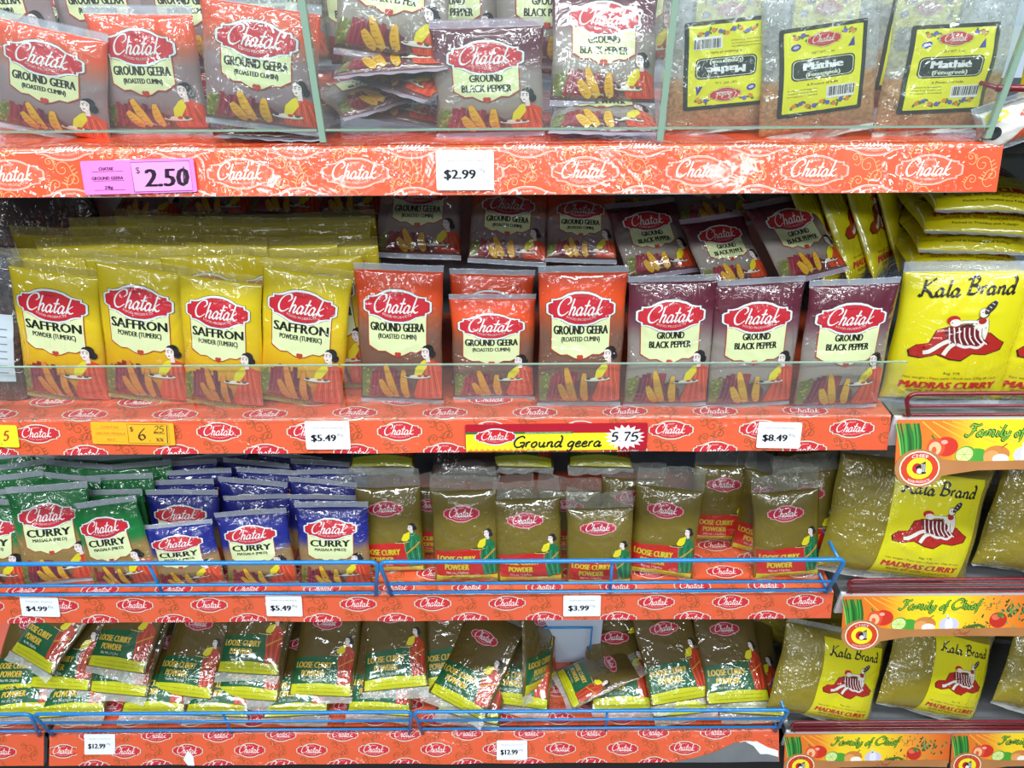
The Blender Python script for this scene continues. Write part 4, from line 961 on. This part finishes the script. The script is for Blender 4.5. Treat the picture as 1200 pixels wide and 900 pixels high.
# ------------------------------------------------------------------ glass bins, plastic lip, wire guards
def tube(name, paths, r, mat, parent=None, n=8):
    bm = bmesh.new()
    for path in paths:
        P = [Vector(p) for p in path]; rings = []
        for i, p in enumerate(P):
            t = (P[min(i + 1, len(P) - 1)] - P[max(i - 1, 0)]).normalized(); a = t.orthogonal().normalized() if i == 0 else (prev - t * prev.dot(t)).normalized(); prev = a
            b = t.cross(a); rings.append([bm.verts.new(p + (a * math.cos(2 * math.pi * k / n) + b * math.sin(2 * math.pi * k / n)) * r) for k in range(n)])
        for q, s_ in zip(rings, rings[1:]):
            for k in range(n): bm.faces.new((q[k], q[(k + 1) % n], s_[(k + 1) % n], s_[k]))
        bm.faces.new(rings[0][::-1]); bm.faces.new(rings[-1])
    for f in bm.faces: f.smooth = True
    me = bpy.data.meshes.new(name); bm.to_mesh(me); bm.free(); me.materials.append(mat); return link(name, me, parent)
def arc(p, q, r_, c, k=5): # rounded corner points from p through corner c to q
    return [tuple((1 - t) ** 2 * p[i] + 2 * t * (1 - t) * c[i] + t * t * q[i] for i in range(3)) for t in [j / k for j in range(k + 1)]]
def wire_guard(n, x0, x1, heights, mat, label, ups=(), r=.0032, y=-.004, depth=.06, cat='wire guard', back=False):
    z = DECK[n]; root = empty('wire_guard', ((x0 + x1) / 2, y, z)); xc = (x0 + x1) / 2; tag(root, label, cat)
    a, b = x0 - xc, x1 - xc; H = heights[0]; c = .010
    top = [(a + c * .9, 0, .002)] + arc((a, 0, H - c), (a + c, 0, H), 0, (a, 0, H)) + arc((b - c, 0, H), (b, 0, H - c), 0, (b, 0, H)) + [(b - c * .9, 0, .002)]
    tube('top_wire', [top], r, mat, root)
    for h in heights[1:]: tube('lower_wire', [[(a + .002, 0, h), (b - .002, 0, h)]], r * .68, mat, root)
    for u in ups: tube('upright_wire', [[(u - xc, .002, H), (u - xc + .002, .002, .003)]], r * .68, mat, root)
    if back:
        for s_ in (b - .006,): tube('side_wire', [[(s_, 0, H * .95), (s_, depth, H * .95), (s_, depth, .004), (s_, .004, .004)]], r * .7, mat, root)
    return root
HB = (.073, .027, .008)
wire_guard(3, -1.1, -.192, HB, M['blue_wire'], 'left blue wire guard on the third shelf, before the green and blue packets', ups=(-.515,))
wire_guard(3, -.187, .467, HB, M['blue_wire'], 'right blue wire guard on the third shelf, before the olive powder bags', ups=(.140,), back=True)
HC = (.069, .043, .016)
wire_guard(4, -1.3, -.828, HC, M['blue_wire'], 'short end of a blue wire guard at the lower left edge')
wire_guard(4, -.822, -.176, HC, M['blue_wire'], 'middle blue wire guard on the lowest shelf', ups=(-.50,))
wire_guard(4, -.170, .470, HC, M['blue_wire'], 'right blue wire guard on the lowest shelf, near the torn paper', ups=(.16,), back=True)
wire_guard(2, .468, 1.2, (.034, .016, .003), M['red_wire'], 'upper dark red wire guard before the bright yellow packets', r=.0026)
wire_guard(3, XR + .004, 1.2, (.030, .021, .012, .003), M['red_wire'], 'middle dark red wire guard below the largest bag', r=.0024)
wire_guard(4, XR + .004, 1.2, (.030, .021, .012, .003), M['red_wire'], 'lowest dark red wire guard before the two labelled bags', r=.0024)
p_ = at_y(1171, 104, -.004)
w_ = empty('wire_guard', (p_.x, p_.y, p_.z)); tag(w_, 'red wire end at the right edge beside the glass', 'wire guard')
tube('top_wire', [[(0, .004, 0), (.25, -.004, -.004)]], .0032, M['red_wire'], w_); tube('side_wire', [[(.0, .004, 0), (.0, .10, .0)]], .002, M['red_wire'], w_)
# white card standing upright in the gap of the lowest shelf, with a blue wire frame before it
q0, q1 = at_y(622, 737, .125), at_y(694, 737, .125)
tag(box('white_card', q0.x, q1.x + .02, .135, .139, DECK[4] + .001, q0.z + .04, M['white_panel']), 'pale blue-white card standing upright in the gap of the lowest shelf', 'card')
w_ = empty('wire_stand', ((q0.x + q1.x) / 2, .127, DECK[4])); tag(w_, 'blue wire frame before the white card in the gap of the lowest shelf', 'wire frame'); hh = q0.z - DECK[4]; ww = (q1.x - q0.x) / 2
tube('frame_wire', [[(-ww, 0, 0.003), (-ww, 0, hh), (ww, 0, hh), (ww, 0, .003)]], .0022, M['blue_wire'], w_)

zb = 1.2455
dv = [-.1765, .1405, .449]
def glass_box(name, x0, x1, y0, y1, z0, z1, root): return box(name, x0, x1, y0, y1, z0, z1, M['glass'], root)
for i, (x0, x1, lab) in enumerate(((-.82, dv[0] - .004, 'left glass front pane of the topmost shelf, over the roasted cumin packets'), (dv[0] + .004, dv[1] - .003, 'middle glass front pane of the topmost shelf, over the black pepper packets'), (dv[1] + .003, dv[2] - .002, 'right glass front pane of the topmost shelf, over the seed bags'))):
    r = empty('glass_bin', ((x0 + x1) / 2, -.003, zb)); tag(r, lab, 'glass'); h = (x1 - x0) / 2
    glass_box('pane', -h, h, -.0015, .0015, 0, .17, r)
    box('polished_edge', -h, h, -.0017, .0017, -.0016, -.0001, M['glass_edge'], r)
for i, (x, lab) in enumerate(((dv[0], 'glass divider between the cumin and the pepper packets'), (dv[1], 'glass divider between the pepper packets and the seed bags'), (dv[2], 'glass divider at the right end of the topmost shelf'))):
    r = empty('glass_divider', (x, 0, DECK[1] + .0012)); tag(r, lab, 'glass')
    glass_box('pane', -.0025, .0025, .0005, .26, .0, .185, r); box('polished_edge', -.003, .003, -.004, .0003, .004, .186, M['glass_edge'], r)
r = empty('plastic_lip', (-.18, -.0035, DECK[2] + .0015)); tag(r, 'clear plastic lip along the front of the second shelf', 'lip')
for x0, x1 in ((-.640, -.197), (-.194, -.018), (-.015, .632)):
    box('pane', x0, x1, -.001, .001, 0, .076, M['glass'], r); box('polished_edge', x0, x1, -.0012, .0012, .0761, .0772, M['glass_edge'], r)

# ------------------------------------------------------------------ packets, shelf by shelf (foot pixel, head pixel)
SHELF_TILT = {1: 8, 2: 9, 3: 20, 4: 35}
def S(*a, **k):
    if 'tilt' not in k: k['tilt'] = SHELF_TILT[a[3]]
    return stand(*a, **k)
# --- topmost shelf
g = 'small packets in the glass bins'
S('geera28', (66, 162), (56, 24), 1, label='small orange and silver cumin packet at the left end of the topmost shelf', group=g, var=0)
S('geera28', (190, 158), (160, 6), 1, label='small cumin packet tilted to the left on the topmost shelf', group=g, var=1, yaw=-4)
S('geera28', (309, 152), (305, -4), 1, dz=.014, label='small cumin packet standing beside the left glass divider, streaked with glare', group=g, var=2)
S('geera28', (312, 163), (312, 110), 1, dz=.004, label='cumin packet lying under the one beside the left divider', group=g, var=0, lay=84)
S('geera28', (95, 100), (90, -30), 1, dz=.03, label='cumin packet behind the leftmost ones, only its badge and title showing', group=g, var=1, lay=20)
S('pepper28', (575, 161), (570, 22), 1, label='big upright black pepper packet in the middle of the topmost shelf', group=g, var=0)
S('pepper28', (457, 72), (462, -60), 1, y=.045, label='black pepper packet propped on a flat stack, left of the upright one', group=g, var=1, lay=15)
for k, (bx, by, tx, ty, dz) in enumerate(((452, 142, 456, 100, .010), (462, 124, 440, 90, .026), (448, 104, 470, 66, .043), (458, 86, 452, 40, .060))):
    S('pepper28', (bx, by), (tx, ty), 1, dz=dz, label='lying pepper packet in the stack beside the left divider, %s' % ('lowest', 'second from below', 'third from below', 'topmost')[k], group=g, var=k, lay=82, yaw=(-6, 8, -8, 4)[k])
S('pepper28', (708, 157), (712, 120), 1, dz=.008, label='pepper packet lying flat beside the middle glass divider', group=g, var=2, lay=80)
S('pepper28', (706, 126), (714, 0), 1, dz=.022, label='black pepper packet leaning on a flat one, left of the middle glass divider', group=g, var=2, lay=26, yaw=3)
S('greybag', (620, 60), (622, -60), 1, dz=.06, label='clear bag of pale grey grains behind the upright pepper packet', cat='bag', lay=35)
S('geera28', (655, 95), (668, 0), 1, dz=.02, label='packet with an orange corner squeezed behind the upright pepper packet', group=g, var=0, lay=20)
S('seedsflip', (845, 158), (852, -20), 1, label='clear seed bag with its label upside down', cat='bag', var=0, scale=1.06)
S('seeds', (955, 161), (965, -20), 1, label='clear seed bag with an upright label, middle of three', cat='bag', var=1, scale=1.06)
S('seeds', (1090, 160), (1128, -20), 1, label='clear seed bag with a leaning label, right of three', cat='bag', var=2, scale=1.1)
S('seeds', (1012, 108), (1022, -60), 1, dz=.02, label='seed bag at the back between the two upright-labelled ones', cat='bag', var=0, lay=15)
S('sachet', (1200, 166), (1196, 108), 1, label='small snack packet with an orange picture and a yellow patch, under the red wire', group=None, var=0)
for k, (x, y) in enumerate(((22, .10), (135, .10), (235, .09), (325, .10), (60, .17), (170, .17), (280, .17))):
    o = packet('geera28', k + 1); P = at_y(x, 60, y); P.z = DECK[1] + .055 + (.02 if y > .12 else 0); orient(o, P, Vector((.02 * (k % 3 - 1), .12, 1)), (k * 37) % 17 - 8)
    tag(o, 'cumin packet at the back of the left glass bin, %s from the left, %s' % (('first', 'second', 'third', 'fourth', 'first', 'second', 'third')[k], 'second row' if k < 4 else 'third row'), 'packet', 'cumin packets behind in the left bin')
    o = packet('geera28', k); orient(o, P - Vector((0, -.004, .055)), Vector((.01, .05, 1)), 4, 1, 0, (1, 1, .46))
    tag(o, 'hidden cumin packet low under the %s one, %s, left glass bin' % (('first', 'second', 'third', 'fourth', 'first', 'second', 'third')[k], 'second row' if k < 4 else 'third row'), 'packet', 'cumin packets low in the left bin')
for k, (x, y) in enumerate(((430, .11), (530, .12), (640, .11), (740, .12), (480, .19), (590, .19), (700, .19))):
    o = packet('pepper28', k + 1); P = at_y(x, 60, y); P.z = DECK[1] + .05 + (.03 if y > .15 else 0); orient(o, P, Vector((.02 * (k % 3 - 1), .12, 1)), (k * 29) % 15 - 7)
    tag(o, 'pepper packet at the back of the middle glass bin, %s from the left, %s' % (('first', 'second', 'third', 'fourth', 'first', 'second', 'third')[k], 'second row' if k < 4 else 'third row'), 'packet', 'pepper packets behind in the middle bin')
for k, (x, y) in enumerate(((850, .10), (960, .11), (1075, .10))):
    o = packet('seeds', k + 1); P = at_y(x, 60, y); P.z = DECK[1] + .004; orient(o, P, Vector((0, .1, 1)), 3 * k - 3)
    tag(o, 'seed bag in the second row of the right glass bin, %s' % ('left', 'middle', 'right')[k], 'bag', 'seed bags behind')
# --- second shelf, front row
g = 'packets in the front row of the second shelf'
S('saffron', (82, 470), (62, 310), 2, label='leftmost yellow turmeric packet of the front row', group=g, var=0)
S('saffron', (177, 471), (165, 305), 2, label='second yellow turmeric packet from the left, front row', group=g, var=1)
S('saffron', (264, 477), (258, 319), 2, label='third yellow turmeric packet, set lower than its neighbours', group=g, var=2, scale=.92)
S('saffron', (353, 474), (361, 311), 2, label='fourth yellow turmeric packet, right end of the yellow front row', group=g, var=0)
S('geera', (472, 472), (467, 310), 2, label='orange and brown cumin packet next to the yellow front row', group=g, var=0)
S('geera', (579, 468), (577, 345), 2, label='short-looking cumin packet in front, its head folded back', group=g, var=1, hs=.82)
S('geera', (576, 450), (577, 316), 2, dz=.004, label='cumin packet behind the short-looking one, only its orange head showing', group=g, var=2)
S('geera', (678, 476), (684, 312), 2, label='cumin packet with bright glare, left of the plum-headed ones', group=g, var=2)
S('pepper', (779, 477), (790, 323), 2, label='first plum-headed black pepper packet, next to the glaring cumin one', group=g, var=0)
S('pepper', (876, 477), (891, 326), 2, label='second plum-headed black pepper packet of the front row', group=g, var=1)
S('pepper', (977, 479), (1003, 327), 2, label='third plum-headed black pepper packet, right end of the front row', group=g, var=2)
# rows of turmeric packets behind
g = 'yellow turmeric packets in the rows behind'
rows = [(.068, 294, (66, 150, 238, 322, 372)), (.090, 280, (88, 180, 262, 345, 392)), (.112, 267, (60, 130, 214, 300, 384)), (.134, 258, (128, 212, 290, 385)), (.156, 252, (180, 260, 330, 392))]
on = ('first', 'second', 'third', 'fourth', 'fifth'); rw = ('second row', 'third row', 'fourth row', 'fifth row', 'rearmost row')
rj = random.Random(5)
for r_, (y, ty, xs) in enumerate(rows):
    for k, x in enumerate(xs):
        P = at_y(x, ty + rj.uniform(-2, 2), y + .012); zt = P.z
        o = packet('saffron', k + r_); lean = rj.uniform(-4, 4)
        L = Vector((math.sin(R(lean)), .10, 1)).normalized(); P0 = P - L * .170
        dzz = P0.z - DECK[2]
        sz = (zt - DECK[2] - .002) / (.170 * L.z)
        P0 = P - L * .170 * sz
        orient(o, P0, L, rj.uniform(-5, 5), 1, 0, (1, .8, sz))
        tag(o, 'yellow turmeric packet, %s from the left in the %s' % (on[k], rw[r_]), 'packet', g)
# small packets laid on the rear rows
g = 'small packets lying above the rear rows of the second shelf'
S('geera28', (490, 303), (490, 205), 2, dz=.150, label='dim cumin packet above the rear row, leftmost of the three lying there', group=g, var=1, lay=40)
S('geera28', (594, 310), (597, 236), 2, dz=.152, label='dim cumin packet above the rear row, middle one with a bent badge', group=g, var=0, lay=44, scale=.9)
S('geera28', (681, 308), (684, 238), 2, dz=.152, label='dim cumin packet above the rear row, right of three', group=g, var=2, lay=46, scale=.82)
S('pepper28', (778, 324), (764, 255), 2, dz=.140, label='dim pepper packet above the rear row, turned to the left', group=g, var=1, lay=50, scale=.9)
S('pepper28', (866, 336), (848, 262), 2, dz=.134, label='dim pepper packet above the rear row, its title sloping down', group=g, var=0, lay=50, scale=.84)
S('pepper28', (958, 326), (934, 256), 2, dz=.140, label='dim pepper packet above the rear row, rightmost', group=g, var=2, lay=50, scale=.98)
for k, (x, y, kd) in enumerate(((760, 262, 'pepper28'), (845, 266, 'geera28'), (925, 262, 'pepper28'), (165, 262, 'geera28'), (250, 257, 'geera28'), (330, 255, 'pepper28'), (405, 255, 'geera28'))):
    S(kd, (x, y), (x + (4, -3, 8, 5, -4, 3, 2)[k], y - 50), 2, dz=(.175, .175, .175, .15, .155, .16, .16)[k], label=('packet lying in shadow at the rear, ' + ('above the dim pepper packets, left', 'above the dim pepper packets, middle', 'above the dim pepper packets, right, tilted', 'behind the yellow rows, leftmost', 'behind the yellow rows, second', 'behind the yellow rows, third', 'behind the yellow rows, rightmost')[k]), group=g, var=k, lay=62)
S('darklabel', (-28, 470), (-48, 275), 2, label='clear bag of dark seeds at the left edge of the second shelf', cat='bag', var=0)
S('darkbag', (80, 300), (60, 230), 2, y=.28, label='dark bag deep in the shadow behind the yellow rows', cat='bag', var=0, lay=15)  # extra bag added to darken the bright back panel here
S('darkbag', (36, 330), (30, 238), 2, dz=.03, label='crumpled silvery bag behind the dark seed bag', cat='bag', var=1)
S('darkbag', (-18, 300), (-20, 190), 2, dz=.10, label='dark bag high at the left edge of the second shelf', cat='bag', var=2, lay=40)
# --- right section, upper shelf
S('madras', (1098, 474), (1138, 306), 2, label='bright yellow curry packet with a figure on red, standing in the right section', var=0, yaw=-8)
S('madras', (1216, 476), (1275, 308), 2, label='bright yellow curry packet cut by the right edge', var=1, yaw=-6)
g = 'flat pile of curry packets in the right section'
for k, (x, y, dz) in enumerate(((1140, 322, .142), (1150, 298, .166), (1158, 276, .190), (1172, 250, .216))):
    S('madras', (x, y), (x + 20, y - 60), 2, dz=dz, label='yellow curry packet lying in the flat pile at the right, %s' % ('lowest', 'second from below', 'third from below', 'topmost')[k], group=g, var=k, lay=86)
S('madras', (1270, 290), (1290, 230), 2, dz=.150, label='yellow curry packet lying beside the pile at the right edge', group=g, var=2, lay=86)
g = 'curry packets standing on edge'
for k, (bx, by, tx, ty) in enumerate(((988, 334, 940, 215), (1014, 330, 968, 208), (1040, 324, 998, 205), (1068, 316, 1032, 200))):
    S('madras', (bx, by), (tx, ty), 2, dz=.10, label='yellow curry packet askew in shadow left of the flat pile, %s' % ('first from left', 'second from left', 'third from left', 'last')[k], group=g, var=k, lay=28, yaw=50, scale=.9)
for k in range(3):
    S('madras', (1120 + 40 * k, 440), (1150 + 40 * k, 330), 2, y=.05 + .03 * k, label='yellow curry packet hidden behind the standing one, %s row' % ('second', 'third', 'rearmost')[k], group='curry packets behind', var=k, lay=4, scale=.74) if k < 1 else None
S('madras', (1262, 160), (1300, -40), 1, dz=.0, label='yellow packet beside the glass at the upper right edge', var=1, lay=6)
# --- third shelf
g = 'green curry packets'
S('green', (-2, 688), (-10, 584), 3, label='green-headed curry packet cut by the left edge', group=g, var=0)
S('green', (76, 684), (54, 568), 3, dz=.004, label='green-headed curry packet tilted left, half behind its neighbour', group=g, var=1, yaw=10)
S('green', (152, 688), (118, 586), 3, label='green-headed curry packet leaning left beside the blue ones', group=g, var=2)
g = 'blue curry packets'
S('blue', (226, 687), (207, 612), 3, label='lowest-set blue curry packet, only its badge above the wire', group=g, var=0, hs=.84)
S('blue', (310, 687), (293, 598), 3, label='blue curry packet in the middle of the front row', group=g, var=1, hs=.93)
S('blue', (395, 688), (388, 588), 3, label='blue curry packet at the right of the front row, next to the olive bags', group=g, var=2)
S('blue', (224, 666), (213, 574), 3, y=.046, label='blue curry packet behind the lowest-set one, its badge showing', group=g, var=1)
rj = random.Random(8)
def back_row(kind, shelf, items, H, word, g):
    for k, (x, ty, y, lean, lab) in enumerate(items):
        P = at_y(x, ty, y); o = packet(kind, k); L = Vector((math.sin(R(lean)), .34, 1)).normalized()
        sz = min(1.15, (P.z - DECK[shelf] - .002) / (H * L.z)); P0 = P - L * H * sz
        orient(o, P0, L, rj.uniform(-8, 8), 1, 0, (1, .8, sz)); tag(o, lab, 'packet', g)
pos = lambda w, i, row: '%s curry packet behind, %s from the left in the %s' % (w, ('first', 'second', 'third', 'fourth', 'fifth')[i], row)
back_row('green', 3, [(x, ty, y, l, pos('green-headed', i, r)) for y, ty, xs, r in ((.092, 574, (-10, 60, 128), 'second row'), (.118, 556, (8, 78, 140), 'third row'), (.144, 542, (20, 92, 160), 'fourth row'), (.170, 532, (0, 75, 150), 'rearmost row')) for i, (x, l) in enumerate(zip(xs, (-6, 4, -5)))], .150, 'green', 'green curry packets in the rows behind')
back_row('blue', 3, [(x, ty, y, l, pos('blue', i, r)) for y, ty, xs, r in ((.090, 580, (300, 380), 'second row'), (.112, 562, (212, 296, 378), 'third row'), (.134, 550, (232, 318, 390), 'fourth row'), (.156, 540, (215, 300, 380), 'fifth row'), (.180, 532, (250, 340), 'rearmost row')) for i, (x, l) in enumerate(zip(xs, (-5, 5, 3)))], .150, 'blue', 'blue curry packets in the rows behind')
g = 'small olive curry powder bags with a red band'
S('loosered', (462, 671), (452, 548), 3, label='olive powder bag with red band beside the blue packets', group=g, var=0)
S('loosered', (548, 681), (542, 550), 3, label='olive powder bag with red band, second from the blue packets', group=g, var=1)
S('loosered', (622, 682), (616, 562), 3, label='olive powder bag with red band, third from the blue packets', group=g, var=2)
S('loosered', (702, 685), (703, 575), 3, label='olive powder bag with red band, fourth from the blue packets, folded head', group=g, var=0)
S('loosered', (772, 675), (788, 548), 3, label='olive powder bag leaning to the right, left of the bare deck', group=g, var=1, yaw=-10)
S('loosered', (843, 634), (852, 525), 3, label='olive powder bag standing further back above the bare deck', group=g, var=2)
S('loosered', (893, 652), (916, 535), 3, label='olive powder bag half hidden between the bare deck and the rightmost bag', group=g, var=0, yaw=-25)
S('loosered', (921, 677), (920, 552), 3, label='olive powder bag with red band at the right end of the third shelf', group=g, var=1)
S('loosered', (945, 655), (944, 530), 3, dz=.012, label='olive powder bag behind the rightmost one', group=g, var=2)
S('loosered', (735, 650), (745, 540), 3, label='olive powder bag behind the leaning one', group=g, var=0)
back_row('loosered', 3, [(430, 556, .118, -3, 'olive powder bag in the second row behind the blue and olive gap'), (508, 554, .118, 3, 'olive powder bag in the second row, under the lying dark film'), (588, 556, .118, -2, 'olive powder bag in the second row, its red badge peeping out'), (668, 558, .118, 2, 'olive powder bag in the second row behind the fourth bag')], .168, 'olive', 'olive bags in the second row')
g = 'olive bags lying upside down on top'
for k, x in enumerate((448, 612, 706)):
    o = S('loosegreen', (x - 2, 556), (x, 500), 3, dz=.135, label='lying olive bag with a yellow foot band above the olive row, %s' % ('left', 'middle', 'right')[k], group=g, var=k, lay=74, scale=.84)
S('darkbag', (545, 562), (548, 500), 3, dz=.13, label='dark clear bag lying between the olive bags with yellow bands', cat='bag', var=1, lay=72, scale=.8)
# right section, middle shelf
S('bigbag', (1042, 677), (1078, 530), 3, dz=.012, label='largest clear bag of olive powder with a yellow picture label', cat='bag', var=0, yaw=-4, tilt=22)
S('bigbag', (1222, 677), (1272, 530), 3, dz=.012, label='clear bag of olive powder cut by the right edge, middle shelf', cat='bag', var=1, yaw=-4, tilt=22)
for k, (x, y) in enumerate(((985, .16), (1120, .165), (1215, .165))):
    P = at_y(x, 560, y); P.z = DECK[3] + .002; o = packet('plainbag', k); orient(o, P, Vector((.06, .2, 1)), (-25, 5, -8)[k]); tag(o, 'unlabelled side of an olive bag behind, middle shelf of the right section, ' + ('left', 'middle', 'right')[k], 'bag', 'olive bags behind, middle shelf')
# right section, lowest shelf
S('bigbag', (958, 843), (984, 733), 4, dz=.016, wide=.92, label='clear bag of olive powder with a yellow label, left of two on the lowest shelf', cat='bag', var=1, tilt=34)
S('bigbag', (1084, 838), (1112, 728), 4, dz=.016, wide=.92, label='clear bag of olive powder with a yellow label, right of two on the lowest shelf', cat='bag', var=2, tilt=34)
S('bigbag', (1214, 838), (1250, 728), 4, dz=.016, wide=.92, label='clear bag of olive powder cut by the right edge, lowest shelf', cat='bag', var=0, tilt=34)
for k, (x, y) in enumerate(((925, .16), (1040, .175), (1165, .175))):
    P = at_y(x, 760, y); P.z = DECK[4] + .002; o = packet('plainbag', k + 1); orient(o, P, Vector((.06, .3, 1)), (-20, 6, -8)[k]); tag(o, 'unlabelled side of an olive bag behind, lowest shelf of the right section, ' + ('left', 'middle', 'right')[k], 'bag', 'olive bags behind, lowest shelf')
# --- lowest shelf
g = 'large brown curry powder bags with a green band'
L4 = [((18, 826), (44, 715), .020, 0, 'at the left edge, standing'), ((30, 786), (98, 700), .075, 1, 'turned strongly to the right, left end of the heap'), ((66, 818), (100, 700), .034, 2, 'under the strongly turned one'), ((132, 795), (168, 690), .07, 0, 'with its foot raised, second column'),
      ((133, 824), (168, 705), .030, 1, 'below the one with its foot raised, second column'), ((210, 826), (244, 705), .026, 2, 'lying whole with its badge in view, third column'), ((288, 800), (308, 690), .062, 1, 'upper one of the fourth column'), ((287, 830), (310, 715), .024, 0, 'lower one of the fourth column'),
      ((374, 826), (390, 700), .030, 2, 'with the sari figure whole, fifth column'), ((464, 818), (460, 690), .050, 0, 'upper one of the sixth column'), ((442, 848), (456, 735), .012, 1, 'lower one of the sixth column'), ((530, 815), (520, 690), .030, 2, 'dim one behind, its badge beside the turned bag'),
      ((530, 838), (588, 715), .034, 1, 'leaning to the right in the middle of the shelf'), ((604, 838), (618, 720), .014, 0, 'half behind the right-leaning one'), ((802, 832), (772, 700), .026, 2, 'leaning to the left, right part of the shelf'), ((868, 834), (846, 700), .026, 0, 'at the right end of the shelf'),
      ((806, 848), (790, 760), .006, 1, 'below the left-leaning one, its yellow foot showing'), ((722, 800), (724, 700), .012, 1, 'dim one behind the fallen bag'), ((732, 842), (728, 790), .008, 0, 'lying under the fallen bag'),
      ((80, 850), (92, 780), .006, 0, 'lowest one at the left, only its foot showing'), ((175, 848), (190, 780), .004, 2, 'lowest one of the second column, foot behind the wire'), ((250, 850), (262, 790), .002, 1, 'lowest one of the third column, foot behind the wire'), ((345, 850), (350, 790), .002, 0, 'lowest one of the fifth column, foot behind the wire'),
      ((20, 850), (30, 790), .004, 1, 'lowest one at the left edge, foot behind the wire'), ((545, 852), (560, 790), .002, 2, 'lowest one below the right-leaning bag, foot behind the wire'), ((884, 848), (880, 790), .004, 2, 'lowest one at the right end, foot behind the wire')]
for b, t, dz, v, lab in L4:
    S('loosegreen', b, t, 4, dz=max(dz, .010), label='brown powder bag with green band, ' + lab, group=g, var=v, lay=(62 if dz > .01 else 72))
S('loosegreen', (655, 812), (752, 772), 4, dz=.024, label='fallen brown powder bag lying sideways beside the white gap', group=g, var=1, lay=52, scale=.78, yaw=12)
S('loosegreen', (632, 815), (630, 722), 4, dz=.02, label='narrow folded brown powder bag left of the white gap', group=g, var=2, lay=40, yaw=50)
